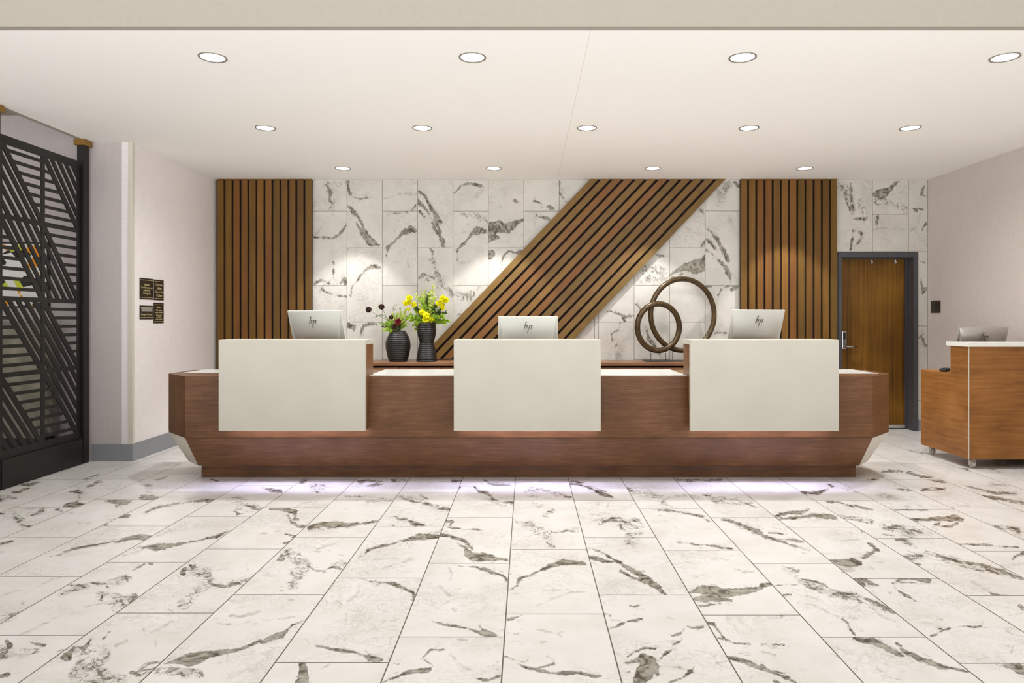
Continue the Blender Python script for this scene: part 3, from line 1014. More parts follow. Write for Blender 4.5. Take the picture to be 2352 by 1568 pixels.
# ------------------------------------------------------------------ downlights
def downlight(x, y, row, label, first):
    t = thing('recessed_downlight', label, 'ceiling light', (x, y, CEIL), 0, 'recessed downlights in the dropped ceiling')
    if first is None:
        n = 40; m = MB(); prof = [(0.088, 0.0), (0.087, -0.005), (0.080, -0.006), (0.075, -0.002), (0.0745, -0.0005)]
        m.lathe(prof, n=n, cap=False); ring = m.build('trim_ring', M['ring'], t)
        lens = MB().lathe([(0.0745, -0.0006), (0.05, -0.002), (0.002, -0.0025)], n=n).build('lens', M['lens'], t)
    else:
        for ch in [c for c in bpy.data.objects if c.parent == first]:
            if ch.type == 'MESH': d = ch.copy(); C.objects.link(d); d.parent = t
    d = bpy.data.lights.new('downlight_beam', 'SPOT'); d.energy = SPOT_W[row]; d.color = SPOT_COL
    d.spot_size = math.radians(74 if row == 3 else 168); d.spot_blend = 0.30 if row == 3 else 1.0; d.shadow_soft_size = 0.02 if row == 3 else 0.05
    l = bpy.data.objects.new('downlight_beam', d); C.objects.link(l); l.parent = t; l.location = (0, 0, -0.012)
    return t
def ctp(px, py):
    Y = F * (CEIL - H) / (CY - py); return (px - CX) * Y / F, Y
rows = {1: (131, [488, 1085, 1706, 2309]), 2: (294, [610, 970, 1348, 1720, 2090]), 3: (386.5, [788, 1134, 1499, 1848])}
pos1 = ['leftmost', 'second from the left', 'third from the left', 'rightmost']
pos2 = ['leftmost', 'second from the left', 'middle', 'fourth from the left', 'rightmost']
rn = {1: 'the front row nearest the camera', 2: 'the middle row of five', 3: 'the back row close to the marble wall'}
first = None
for r, (py, xs) in rows.items():
    for i, px in enumerate(xs):
        x, y = ctp(px, py); y = round(y, 2)
        p = (pos2 if r == 2 else pos1)[i]
        t = downlight(x, y, r, 'recessed downlight, %s in %s' % (p, rn[r]), first)
        if first is None: first = t

# ------------------------------------------------------------------ slat panels on the back wall
def vslats(x0, x1, label):
    t = thing('slat_wall_panel', label, 'wall panel', ((x0 + x1) / 2, WY, 0), 0, 'dark-gapped wooden slat panels')
    w_ = x1 - x0; n = 12; pitch = w_ / (n - 0.25); sw = pitch * 0.745
    MB().box(-w_/2 + 0.002, w_/2 - 0.002, -0.034, -0.001, 0.02, CEIL - 0.001).build('backing_board', M['slatback'], t)
    m = MB()
    for i in range(n):
        a = -w_/2 + i * pitch
        m.box(a, a + sw, -0.060, -0.035, 0.02, CEIL - 0.001)
    m.build('slats', M['slat'], t); return t
SF = F / (WY - 0.06)
xf = lambda p: (p - CX) / SF
vslats(xf(499.5), xf(715), 'vertical wooden slat panel at the left corner behind the left monitor')
vslats(xf(1702), xf(1923), 'vertical wooden slat panel beside the wood door')
# diagonal panel
t = thing('slat_wall_panel', 'diagonal wooden slat panel crossing the marble wall to the ceiling', 'wall panel', (0.4, WY, 0), 0, 'dark-gapped wooden slat panels')
zf = lambda p: H + (CY - p) / SF
zt = CEIL - 0.001; zb = 0.875
def dx(pt, pb, z):     # edge line through two px points, X at height z
    (xa, ya), (xb_, yb_) = pt, pb
    Xa, Za, Xb, Zb = xf(xa), zf(ya), xf(xb_), zf(yb_)
    return Xa + (Xb - Xa) * (z - Za) / (Zb - Za)
EL = ((1353, 414), (999, 786)); ER = ((1664, 414), (1317, 781))
def shx(f, z): return dx(*EL, z) * (1 - f) + dx(*ER, z) * f - 0.4
m = MB(); e = 0.004
m.prism([(shx(e, zb), zb), (shx(1 - e, zb), zb), (shx(1 - e, zt), zt), (shx(e, zt), zt)], 0.033, 'y', -0.034)
m.build('backing_board', M['slatback'], t)
m = MB(); n = 12; p = 1 / (n - 0.27)
for i in range(n):
    a, b = i * p, i * p + p * 0.72
    m.prism([(shx(a, zb), zb), (shx(b, zb), zb), (shx(b, zt), zt), (shx(a, zt), zt)], 0.025, 'y', -0.060)
m.build('slats', M['slat_d'], t)

# ------------------------------------------------------------------ credenza against the back wall
t = thing('credenza', 'long low wooden credenza against the marble wall behind the desk', 'cabinet', (0, 8.0, 0))
CZ = 0.861
MB().box(-1.95, 1.95, 7.745 - 8.0, WY - 0.061 - 8.0, CZ - 0.038, CZ).build('worktop', M['credenza'], t, bevel=0.002)
MB().box(-1.93, 1.93, 7.79 - 8.0, WY - 0.062 - 8.0, 0.08, CZ - 0.039).build('carcass', M['slatback'], t)
MB().box(-1.90, 1.90, 7.83 - 8.0, WY - 0.07 - 8.0, 0.0, 0.079).build('plinth', M['blackm'], t)
nd = 8; wd = 3.86 / nd
for i in range(nd):
    a = -1.93 + i * wd
    d = MB().box(a + 0.003, a + wd - 0.003, 7.768 - 8.0, 7.789 - 8.0, 0.09, CZ - 0.060).build('door', M['credenza'], t, bevel=0.002)
    MB().box(a + wd/2 - 0.06, a + wd/2 + 0.06, 7.755 - 8.0, 7.7675 - 8.0, 0.70, 0.712).build('handle', M['darkframe'], d, bevel=0.002)

# ------------------------------------------------------------------ reception desk
D0 = (0.02, 5.9, 0)
desk = thing('reception_desk', 'long wooden reception desk with three raised white transaction counters', 'reception desk', D0)
def dk(m): m.v = [(x - D0[0], y - D0[1], z) for x, y, z in m.v]; return m
YF, YB = 5.60, 6.33; TZ = 0.882; BZ = 0.378
top = [(-2.80, YF), (2.84, YF), (3.136, 5.905), (3.136, YB), (-3.095, YB), (-3.095, 5.905)]
dk(MB().prism(top, TZ - BZ, 'z', BZ)).build('body', M['desk'], desk, bevel=0.003)
bot = [(-2.775, 5.775), (2.815, 5.775), (2.975, 5.955), (2.975, YB), (-2.945, YB), (-2.945, 5.955)]
LZ = 0.112
# lower skirt: sloping in towards the toe-kick. front slope in wood, corner and side slopes coloured pale
m = MB(); n = len(top)
vs = [(a, b, BZ - 0.0015) for a, b in top] + [(a, b, LZ) for a, b in bot]
m.add(vs, [(0, 1, 7, 6), (3, 4, 10, 9), (11, 10, 9, 8, 7, 6), (0, 5, 4, 3, 2, 1)])
dk(m).build('sloped_skirt', M['desk'], desk)
for idx in ((1, 2), (4, 5)):      # corner slopes with thickness
    pass
m = MB()
for i, j in ((1, 2), (2, 3)):
    m.add([vs[i], vs[j], vs[6 + j], vs[6 + i]], [(0, 1, 2, 3)])
o = dk(m).build('corner_slope', M['pale'], desk); o['label'] = 'pale sloping end panel'
m = MB()
for i, j in ((5, 0), (4, 5)):
    m.add([vs[i], vs[j], vs[6 + j], vs[6 + i]], [(0, 1, 2, 3)])
o = dk(m).build('corner_slope', M['pale'], desk); o['label'] = 'pale sloping end panel'
dk(MB().box(-2.78, 2.82, 5.84, 6.30, 0, LZ)).build('toe_kick', M['desk'], desk, bevel=0.004)
TW = [(-2.458, -1.287), (-0.580, 0.594), (1.310, 2.496)]
ins = [(-2.985, TW[0][0] + 0.0, 5.945), (TW[0][1] - 0.02, TW[1][0], YF + 0.035), (TW[1][1], TW[2][0] + 0.02, YF + 0.035), (TW[2][1], 3.02, 5.86)]
for a, b, y0 in ins:
    dk(MB().box(a, b, y0, YB - 0.004, TZ + 0.0005, TZ + 0.005)).build('white_counter_inset', M['quartz_b'], desk, bevel=0.0015)['label'] = 'glossy white counter inset'
for a, b in TW:
    core = dk(MB().box(a + 0.012, b - 0.003, 5.491, 5.599, 0.66, 1.145).box(a + 0.030, a + 0.045, 5.491, 5.599, 0.46, 0.66).box(b - 0.021, b - 0.006, 5.491, 5.599, 0.46, 0.66).box(a + 0.012, b - 0.003, 5.601, 5.745, TZ + 0.0015, 1.145)).build('counter_riser', M['desk'], desk)
    dk(MB().prism([(5.45, 0.457), (5.45, 1.186), (5.765, 1.186), (5.765, 1.146), (5.490, 1.146), (5.490, 0.457)], b - a, 'x', a)).build('transaction_counter', M['quartz'], desk, bevel=0.003)
    dk(MB().box(a + 0.05, b - 0.03, 5.525, 5.585, 0.635, 0.645)).build('light_strip', M['led'], desk)['label'] = 'lavender LED strip under the counter'

# ------------------------------------------------------------------ monitors
def logo_mesh():
    m = MB()      # four slanted strokes, x right, z up, unit height 1
    for (x0, z0, x1, z1, w0, w1) in ((0.34, 1.0, 0.04, 0.30, 0.055, 0.035), (0.47, 0.66, 0.31, 0.38, 0.045, 0.035), (0.73, 0.66, 0.42, -0.02, 0.048, 0.028), (1.0, 0.66, 0.84, 0.33, 0.048, 0.035)):
        m.prism([(x0 - w0, z0), (x0 + w0, z0), (x1 + w1, z1), (x1 - w1, z1)], 0.002, 'y', 0)
    # short joins at the tops of the bowls
    m.prism([(0.30, 0.66), (0.53, 0.66), (0.50, 0.61), (0.27, 0.61)], 0.0015, 'y', 0)
    m.prism([(0.80, 0.66), (1.06, 0.66), (1.03, 0.61), (0.78, 0.61)], 0.0015, 'y', 0)
    return m
def monitor(label, x, y, ztop, yaw, tilt, base_z, mat, wd=0.545, logo_dx=0.0, hgt=0.33):
    t = thing('computer_monitor', label, 'monitor', (x, y, base_z), yaw, 'monitors seen from behind')
    up = ztop - base_z
    R = Matrix.Rotation(tilt, 4, 'X'); 
    hh = hgt
    O = Vector((0, 0, up)) - R @ Vector((0, 0, hh))
    def tr(m): m.v = [tuple(O + R @ Vector(p)) for p in m.v]; return m
    # local: back faces -y, z 0..hh
    p = tr(MB().box(-wd/2, wd/2, 0.0, 0.018, 0, hh)).build('display_panel', mat, t, bevel=0.004)
    tr(MB().box(-wd/2 + 0.008, wd/2 - 0.008, 0.0185, 0.0195, 0.008, hh - 0.008)).build('screen', M['screen'], p)
    # back cover: wide at the top, narrower below, curving under
    m = MB(); prof = [(hh - 0.002, 0.0, 0.003), (hh - 0.012, -0.006, 0.006), (hh - 0.12, -0.022, 0.028), (hh - 0.17, -0.029, 0.038), (hh - 0.20, -0.029, 0.044), (hh - 0.222, -0.024, 0.048), (hh - 0.238, -0.012, 0.051), (hh - 0.243, 0.0, 0.053)]
    vs = []
    for z, yy, inset in [(hh - (hh - z_) * 1.09, y_, i_) for z_, y_, i_ in prof]: vs += [(-wd/2 + inset, -0.001, z), (-wd/2 + inset + 0.012, yy - 0.001, z), (wd/2 - inset - 0.012, yy - 0.001, z), (wd/2 - inset, -0.001, z)]
    fs = []
    for i in range(len(prof) - 1):
        for k in range(3): fs.append((4*i + k, 4*i + k + 1, 4*i + k + 5, 4*i + k + 4))
    m.add(vs, fs, True)
    bc = tr(m).build('back_cover', mat, t)
    lg = logo_mesh(); s = 0.098
    lg.v = [((a - 0.5) * s * 0.78 + logo_dx, -0.026 + b + (0.0 if True else 0), hh - 0.045 - (1 - c) * s) for a, b, c in lg.v]
    lg.v = [(a, b - 0.004 + (-0.012) * ((hh - 0.045 - c) / 0.12 - 0.55) , c) for a, b, c in lg.v]
    tr(lg).build('logo', M['logo'], bc)
    nk = MB().box(-0.04, 0.04, 0.02, 0.04, 0.01, max(0.06, up - 0.262)); nk.build('stand_neck', mat, t, bevel=0.004)
    MB().box(-0.11, 0.11, -0.06, 0.12, 0.0, 0.012).build('stand_base', mat, t, bevel=0.004)
    return t
px = lambda p, Y: (p - CX) * Y / F
monitor('silver monitor seen from behind, above the left white counter', px(720, 6.02), 6.02, 1.424, -0.30, math.radians(17), TZ + 0.0055, M['silver'], logo_dx=-0.012)
monitor('silver monitor seen from behind, above the middle white counter, lowest of three', px(1212.5, 6.02), 6.02, 1.377, 0.0, math.radians(6), TZ + 0.0055, M['silver'], wd=0.528)
monitor('silver monitor seen from behind, above the right white counter near the door', px(1744, 6.02), 6.02, 1.432, 0.30, math.radians(17), TZ + 0.0055, M['silver'])

# ------------------------------------------------------------------ mobile podium at right
P0 = (4.4, 6.5, 0)
pod = thing('mobile_podium', 'honey-brown wooden mobile podium with white top at the right wall', 'podium', P0)
def pk(m): m.v = [(x - P0[0], y - P0[1], z) for x, y, z in m.v]; return m
FX0, FX1, PY0, PY1, PY2 = 3.985, 4.80, 6.15, 6.415, 6.90
prof = [(PY0, 0.087), (PY0, 1.102), (PY1, 1.102), (PY1, 0.845), (PY2, 0.845), (PY2, 0.087)]
pk(MB().prism(prof, FX1 - FX0, 'x', FX0)).build('cabinet', M['podium'], pod, bevel=0.002)
pk(MB().box(FX0 - 0.03, FX1 + 0.02, PY0 - 0.02, PY1 + 0.02, 1.103, 1.142)).build('top', M['quartz_b'], pod, bevel=0.003)['label'] = 'white podium top'
pk(MB().box(FX0 - 0.002, FX0 + 0.004, PY0 - 0.002, PY0 + 0.004, 0.087, 1.102)).build('edge_banding', M['pale'], pod)
for cx_, cy_ in ((4.06, 6.22), (4.06, 6.83), (4.72, 6.22), (4.72, 6.83)):
    c = pk(MB().box(cx_ - 0.012, cx_ + 0.012, cy_ - 0.012, cy_ + 0.012, 0.068, 0.0865).box(cx_ - 0.022, cx_ - 0.017, cy_ - 0.02, cy_ + 0.02, 0.02, 0.07).box(cx_ + 0.017, cx_ + 0.022, cy_ - 0.02, cy_ + 0.02, 0.02, 0.07).box(cx_ - 0.022, cx_ + 0.022, cy_ - 0.02, cy_ + 0.02, 0.066, 0.071)).build('caster', M['silver2'], pod)
    m = MB(); m.lathe([(0.002, -0.014), (0.028, -0.014), (0.032, -0.010), (0.032, 0.010), (0.028, 0.014), (0.002, 0.014)], n=24)
    m.v = [(z + cx_, x + cy_, y + 0.032) for x, y, z in m.v]
    pk(m).build('wheel', M['clear'], c)
monitor('low silver monitor seen from behind, on the podium by the right wall', px(2261, 6.64), 6.64, 1.272, 0.12, math.radians(14), 0.846, M['silver2'], wd=0.53, hgt=0.30)
# small black coil with pale centre on the lower podium shelf
t = thing('tape_roll', 'small black ring with a pale centre on the lower podium ledge', 'tape roll', (4.045, 6.60, 0.846), 0.4)
m = MB(); R_ = 0.036
m.tube([(R_ * math.cos(a), R_ * 0.9 * math.sin(a), 0.018 + 0.006 * math.cos(a)) for a in [2 * math.pi * i / 28 for i in range(28)]], 0.0125, 10, True)
m.build('outer_ring', M['rubber'], t)
MB().lathe([(0.024, 0.001), (0.024, 0.012), (0.018, 0.016), (0.002, 0.017)], n=24).build('core', M['silver2'], t)

# ------------------------------------------------------------------ ring sculpture
t = thing('ring_sculpture', 'two-ring bronze sculpture, large ring behind small ring, on a thin stand', 'sculpture', (px(1550, 7.98), 7.98, CZ + 0.0005))
S0 = px(1550, 7.98)
def ringm(cpx, cpy, wpx, hpx, tpx, Y, yaw):
    s = F / Y; rx, rz = (hpx / 2 - tpx / 2) / s, (hpx / 2 - tpx / 2) / s
    cx_, cz_ = (cpx - CX) / s - S0, H + (CY - cpy) / s - CZ
    m = MB(); m.tube([(cx_ + rx * math.cos(a) * math.cos(yaw), Y - 7.98 + rx * math.cos(a) * math.sin(yaw), cz_ + rz * math.sin(a)) for a in [2 * math.pi * i / 72 for i in range(72)]], tpx / 2 / s, 14, True)
    return m
ringm(1568.5, 722.5, 167, 176, 12, 8.02, 0.30).build('ring', M['bronze'], t)
ringm(1512.5, 751, 113, 120, 13, 7.90, 0.30).build('ring', M['bronze'], t)
MB().box(px(1483, 7.9) - S0, px(1652, 7.9) - S0, -0.13, 0.09, 0, 0.008).build('base_plate', M['blackm'], t, bevel=0.001)
for q_, yy in ((1495, -0.10), (1529.5, -0.08), (1545, 0.0), (1592, 0.04)):
    zt_ = {1495: 0.105, 1529.5: 0.10, 1545: 0.11, 1592: 0.085}[q_]
    MB().tube([(px(q_, 7.98 + yy) - S0, yy, 0.008), (px(q_, 7.98 + yy) - S0, yy, zt_)], 0.0035, 8).build('pin', M['blackm'], t)

# ------------------------------------------------------------------ vases
def vase(label, cpx, Y, prof, ribs, z0r):
    s = F / Y; t = thing('vase', label, 'vase', (px(cpx, Y), Y, CZ + 0.0005))
    P_ = []
    N = 300; zs = [p_[1] for p_ in prof]; rs = [p_[0] for p_ in prof]
    zmax = zs[-1]
    for i in range(N + 1):
        z = zmax * i / N
        r = float(np.interp(z, zs, rs))
        if z > 0.01 and z < zmax - 0.008: r += 0.0055 * abs(math.sin(math.pi * z / ribs)) - 0.003
        P_.append((max(0.004, r), z))
    inner = [(rs[-1] - 0.006, zmax), (rs[-1] - 0.008, zmax - 0.06), (0.004, zmax - 0.065)]
    MB().lathe([(0.004, 0)] + P_ + inner, n=48).build('vase_body', M['vase'], t)
    return t
def smoothprof(pts):      # catmull through (r,z)
    out = []
    for i in range(len(pts) - 1):
        p0 = pts[max(0, i-1)]; p1 = pts[i]; p2 = pts[i+1]; p3 = pts[min(len(pts)-1, i+2)]
        for k in range(8):
            u = k / 8; u2 = u*u; u3 = u2*u
            out.append(tuple(0.5*((2*p1[j]) + (-p0[j]+p2[j])*u + (2*p0[j]-5*p1[j]+4*p2[j]-p3[j])*u2 + (-p0[j]+3*p1[j]-3*p2[j]+p3[j])*u3) for j in (0, 1)))
    out.append(pts[-1]); return out
s_ = F / 7.90
A = smoothprof([(19.5/s_, 0), (23.5/s_, 10/s_), (28/s_, 32/s_), (27/s_, 48/s_), (21.5/s_, 62/s_), (16/s_, 71/s_)])
B = smoothprof([(23.5/s_, 0), (22/s_, 14/s_), (18.5/s_, 34/s_), (16.3/s_, 44/s_), (19/s_, 55/s_), (22/s_, 68/s_), (21/s_, 80/s_), (20.5/s_, 89/s_)])
vase('black ribbed oval vase on the credenza, left of the taller one', 914.5, 7.90, A, 0.0232, 0)
vase('tall black ribbed hourglass vase on the credenza beside the diagonal slats', 980, 7.90, B, 0.0215, 0)

# ------------------------------------------------------------------ flowers
rnd = random.Random(3)
def leaf(m, p, d, L, w_):
    d = Vector(d).normalized(); sd = d.cross(Vector((rnd.uniform(-1, 1), rnd.uniform(-1, 1), rnd.uniform(-1, 1))))
    if sd.length < 1e-3: return
    sd.normalize(); nn = d.cross(sd); p = Vector(p)
    vs = [p, p + d*L*0.35 + sd*w_, p + d*L*0.7 + sd*w_*0.8 + nn*L*0.06, p + d*L + nn*L*0.12, p + d*L*0.7 - sd*w_*0.8 + nn*L*0.06, p + d*L*0.35 - sd*w_]
    m.add(vs, [(0, 1, 2, 5), (5, 2, 4), (2, 3, 4)])
def spray(m, a, b, n, L, w_, spread=0.7, tip=0.4):
    a, b = Vector(a), Vector(b); ax = (b - a).normalized()
    for i in range(n):
        u = 0.25 + 0.75 * i / n
        p = a + (b - a) * u + Vector((0, 0, 0.02 * math.sin(math.pi * u)))
        d = ax * tip + Vector((rnd.uniform(-1, 1), rnd.uniform(-1, 1), rnd.uniform(-0.6, 1))) * spread
        leaf(m, p, d, L * rnd.uniform(0.7, 1.2), w_)
def wp(x, y, Y, O): return Vector(((x - CX) * Y / F - O[0], Y - O[1], H + (CY - y) * Y / F - O[2]))
c4 = lambda x, y: (780 + x / 7.127, 640 + y / 7.127)
def bloom(m, c, r, n=34):
    for i in range(n):
        z = 1 - 2 * (i + 0.5) / n; a = i * 2.39996
        d = Vector((math.sqrt(1 - z*z) * math.cos(a), math.sqrt(1 - z*z) * math.sin(a), z))
        leaf(m, c + d * r * 0.15, d, r, r * 0.36)

# tall arrangement
OT = (px(980, 7.9), 7.9, CZ)
t = thing('flower_arrangement', 'yellow flowers and fresh greenery in the tall hourglass vase', 'flowers', OT)
mouth = wp(*c4(1440, 740), 7.9, OT)
g1, g2, g3 = MB(), MB(), MB()
tips = [(1250,260,3),(1400,180,3),(1530,120,3),(1480,200,3),(1420,300,3),(1330,330,1),(1560,300,3),(1480,400,1),(1380,430,1),(1600,420,2),(1250,520,1),(1150,600,1),(1180,680,1),(1100,640,1),
        (1260,840,1),(1290,760,1),(1620,560,2),(1700,620,1),(1780,700,1),(1720,740,1),(1650,700,2),(1500,520,2),(1420,560,1),(1310,560,1),(1350,250,3),(1450,260,2),(1560,470,1),(1300,440,3),(1240,470,2),(1540,620,1),(1660,500,2),(1730,560,2),(1210,760,1),(1330,640,1),(1610,640,1)]
for x, y, k in tips:
    Y = 7.9 + rnd.uniform(-0.08, 0.08); b = wp(*c4(x, y), Y, OT); mm = {1: g1, 2: g2, 3: g3}[k]
    spray(mm, mouth + Vector((rnd.uniform(-0.06, 0.06), 0, 0)), b, 64, 0.044 if k != 3 else 0.036, 0.0085 if k != 3 else 0.0065, 0.7)
    g2.tube([mouth, (mouth + b) / 2 + Vector((0, 0, 0.02)), b], 0.0018, 5)
for mm, mt in ((g1, 'leaf1'), (g2, 'leaf2'), (g3, 'leaf3')):
    mm.build('foliage', M[mt], t)
for x, y, r in ((1140,320,52),(1085,400,46),(1215,420,46),(1130,390,42),(1130,500,30),(1690,330,55),(1740,350,46),(1620,400,46),(1680,440,44),(1690,490,30),(1350,550,46),(1420,600,52),(1410,670,52),(1500,670,44)):
    c = wp(*c4(x, y), 7.83 + rnd.uniform(-0.02, 0.03), OT); m = MB(); bloom(m, c, r / 7.127 / s_ * 1.1)
    m.build('blossom', M['yellow'], t)
# low arrangement
OL = (px(914.5, 7.9), 7.9, CZ)
t = thing('flower_arrangement', 'low arrangement with two dark thistle heads and red bloom in the oval vase', 'flowers', OL)
mouth = wp(*c4(960, 880), 7.9, OL)
g1, g2, g3 = MB(), MB(), MB()
for x, y, k in ((740,850,1),(700,740,1),(730,800,2),(780,740,1),(800,700,1),(850,650,3),(880,600,3),(950,580,3),(1000,560,3),(1060,600,3),(900,720,1),(1050,700,3),(1090,740,3),(1060,790,1),(870,800,2),(840,880,1),(1020,640,3),(940,640,1),(1080,520,3),(990,780,2),(1100,650,3)):
    b = wp(*c4(x, y), 7.9 + rnd.uniform(-0.07, 0.05), OL); mm = {1: g1, 2: g2, 3: g3}[k]
    spray(mm, mouth + Vector((rnd.uniform(-0.03, 0.03), 0, 0)), b, 34, 0.048, 0.0075 if k == 1 else 0.006, 0.5, 0.9)
    g2.tube([mouth, b], 0.0016, 5)
for x, y in ((870,490),(890,520),(990,510),(920,450),(1000,500)):
    b = wp(*c4(x, y), 7.9, OL); g2.tube([mouth, b], 0.0015, 5); leaf(g2, b, (rnd.uniform(-1, 1), 0, 1), 0.03, 0.004); leaf(g2, b, (rnd.uniform(-1, 1), 0.2, 0.6), 0.03, 0.004)
for pts in (((600,620),(680,590),(740,610),(800,680)), ((590,630),(620,600))):
    P_ = [wp(*c4(a, b), 7.88, OL) for a, b in pts]; g2.tube(P_, [0.004 if len(P_) > 2 else 0.006] * len(P_), 6)
for mm, mt in ((g1, 'leaf1'), (g2, 'leaf2'), (g3, 'leaf3')):
    mm.build('foliage', M[mt], t)
for (x, y), bend in (((475, 505), (640, 610)), ((685, 460), (750, 590))):
    c = wp(*c4(x, y), 7.88, OL); q_ = wp(*c4(*bend), 7.88, OL)
    MB().tube([mouth, wp(*c4(830, 700), 7.89, OL), q_, c], 0.0022, 6).build('stem', M['leaf2'], t)
    m = MB(); bloom(m, c, 50 / 7.127 / s_ * 0.95, 60)
    m.lathe([(0.002, -0.022), (0.02, -0.012), (0.024, 0.0), (0.02, 0.014), (0.002, 0.02)], c=tuple(c), n=16)
    m.build('thistle_head', M['thistle'], t)
m = MB(); bloom(m, wp(*c4(950, 710), 7.82, OL), 52 / 7.127 / s_, 30); bloom(m, wp(*c4(965, 690), 7.82, OL), 0.03, 20); m.build('blossom', M['red'], t)
m = MB(); bloom(m, wp(*c4(845, 630), 7.84, OL), 0.03, 20); bloom(m, wp(*c4(900, 790), 7.83, OL), 0.035, 20); m.build('blossom', M['thistle'], t)

# ------------------------------------------------------------------ lattice screen at left
XS = -4.17; TH = 0.014
Y0s, Ym, Y1s = 5.405, 5.885, 6.355
zr = [0.265, 0.903, 1.515, 2.172, 2.785]
t = thing('lattice_screen', 'black metal screen cut in diagonal and horizontal bars, at far left', 'screen', (XS, (Y0s + Y1s) / 2, 0))
yc = (Y0s + Y1s) / 2
def clip(poly, a, b, c):       # keep a*y+b*z<=c
    out = []
    for i in range(len(poly)):
        p, q_ = poly[i], poly[(i + 1) % len(poly)]
        dp, dq = a*p[0] + b*p[1] - c, a*q_[0] + b*q_[1] - c
        if dp <= 0: out.append(p)
        if dp * dq < 0:
            u = dp / (dp - dq); out.append((p[0] + (q_[0]-p[0])*u, p[1] + (q_[1]-p[1])*u))
    return out
fr = MB()
def bar(m, poly, th=TH): 
    if len(poly) >= 3: m.prism([(y - yc, z) for y, z in poly], th, 'x', -th / 2)
FRW = 0.040
for z in zr:
    w2 = FRW / 2 if 0 < zr.index(z) < 4 else 0.035
    fr.box(-TH/2, TH/2, Y0s - yc, Y1s - yc, z - w2, z + w2)
for y in (Y0s, Ym, Y1s): fr.box(-TH/2 + 0.0005, TH/2 - 0.0005, y - FRW/2 - yc, y + FRW/2 - yc, zr[0], zr[4])
fr.build('frame', M['black'], t)
inf = MB()
cells = {(0, 3): 'H', (0, 2): 'D', (0, 1): 'D', (0, 0): 'H', (1, 3): 'D', (1, 2): 'H', (1, 1): 'H', (1, 0): 'D'}
for (c_, r_), ur in cells.items():
    ya, yb = ((Y0s, Ym), (Ym, Y1s))[c_]; za, zb_ = zr[r_], zr[r_ + 1]
    # diagonal from top-left (ya,zb) to bottom-right (yb,za)
    dy_, dz_ = yb - ya, za - zb_; L = math.hypot(dy_, dz_); nx, nz_ = -dz_ / L, dy_ / L   # normal towards upper right
    c0 = nx * ya + nz_ * zb_
    rect = [(ya, za), (yb, za), (yb, zb_), (ya, zb_)]
    def strip(lo, hi, base=rect): return clip(clip(base, nx, nz_, hi), -nx, -nz_, -lo)
    bar(inf, strip(c0 - 0.023, c0 + 0.023), TH - 0.002)
    UR = strip(c0, c0 + 5); LL = strip(c0 - 5, c0)
    Hs, Ds, sg = (UR, LL, -1) if ur == 'H' else (LL, UR, 1)
    k = 1
    hp = (zb_ - za) / 8
    for k in range(1, 8):
        z = za + k * hp
        bar(inf, clip(clip(Hs, 0, 1, z + 0.014), 0, -1, -(z - 0.014)), TH - 0.003)
    pd = 0.074
    for k in range(1, 7):
        m0 = c0 + sg * (k * pd - 0.004)
        bar(inf, clip(clip(Ds, nx, nz_, m0 + 0.0205), -nx, -nz_, -(m0 - 0.0205)), TH - 0.004)
inf.build('bar_infill', M['black'], t)
MB().box(-0.03, 0.03, Y0s - yc - 0.015, Y1s - yc + 0.02, 0, 0.236).build('plinth', M['black'], t, bevel=0.003)
# posts with brass caps
first = None
for yp, lab in ((6.42, 'black square post with brass cap at the far end of the lattice screen'), (5.335, 'black square post with brass cap at the photo\'s left edge')):
    t = thing('screen_post', lab, 'post', (-4.17, yp, 0), 0, 'posts carrying the lattice screen')
    if first is None:
        first = t
        MB().box(-0.0325, 0.0325, -0.038, 0.038, 0, CEIL - 0.058).build('shaft', M['blackm'], t, bevel=0.003)
        MB().box(-0.05, 0.05, -0.06, 0.06, CEIL - 0.0575, CEIL - 0.0015).build('cap', M['gold'], t, bevel=0.002)['label'] = 'brass cap'
    else:
        for ch in [c for c in bpy.data.objects if c.parent == first]:
            d = ch.copy(); C.objects.link(d); d.parent = t

# ------------------------------------------------------------------ beyond the screen
M['stone'] = plain('greige_stone', '#8f8878', 0.8, noise=0.28, nscale=9, bump=0.4)
t = thing('stone_half_wall', 'greige stone half-height partition behind the black lattice screen', 'partition', (-5.3, 6.35, 0))
MB().box(-1.1, 0.87, -0.10, 0.10, 0.26, 1.31).build('stone_face', M['stone'], t, bevel=0.006)
MB().box(-1.08, 0.85, -0.09, 0.09, 0.0, 0.2595).build('base', M['blackm'], t)
q = NT('abstract_picture'); tc = q.n('ShaderNodeTexCoord'); vo = q.n('ShaderNodeTexVoronoi', Scale=9.0); mp = q.n('ShaderNodeMapping')
mp.inputs['Scale'].default_value = (1, 1, 1.7); mp.inputs['Rotation'].default_value = (0, 0.6, 0)
q.l(tc.outputs['Object'], mp.inputs['Vector']); q.l(mp.outputs[0], vo.inputs['Vector'])
sx = q.n('ShaderNodeSeparateColor'); q.l(vo.outputs['Color'], sx.inputs[0])
q.l(q.ramp(sx.outputs[0], [(0.0, srgb('#e9e6df')), (0.34, srgb('#e9e6df')), (0.35, srgb('#1d1a17')), (0.55, srgb('#1d1a17')), (0.56, srgb('#f0960c')), (0.80, srgb('#f0960c')), (0.81, srgb('#c9cf3a')), (0.88, srgb('#e9e6df'))]), q.b.inputs['Base Color'])
for e_ in [n_ for n_ in q.t.nodes if n_.type == 'VALTORGB']: e_.color_ramp.interpolation = 'CONSTANT'
q.b.inputs['Roughness'].default_value = 0.4
t = thing('framed_picture', 'abstract orange, black and white picture on the wall behind the lattice screen', 'picture', (-4.80, RY - 0.001, 1.46))
MB().box(-0.27, 0.27, -0.030, -0.001, 0.0, 0.62).build('frame', M['blackm'], t, bevel=0.002)
MB().box(-0.255, 0.255, -0.034, -0.0305, 0.015, 0.605).build('canvas', q.m, t)

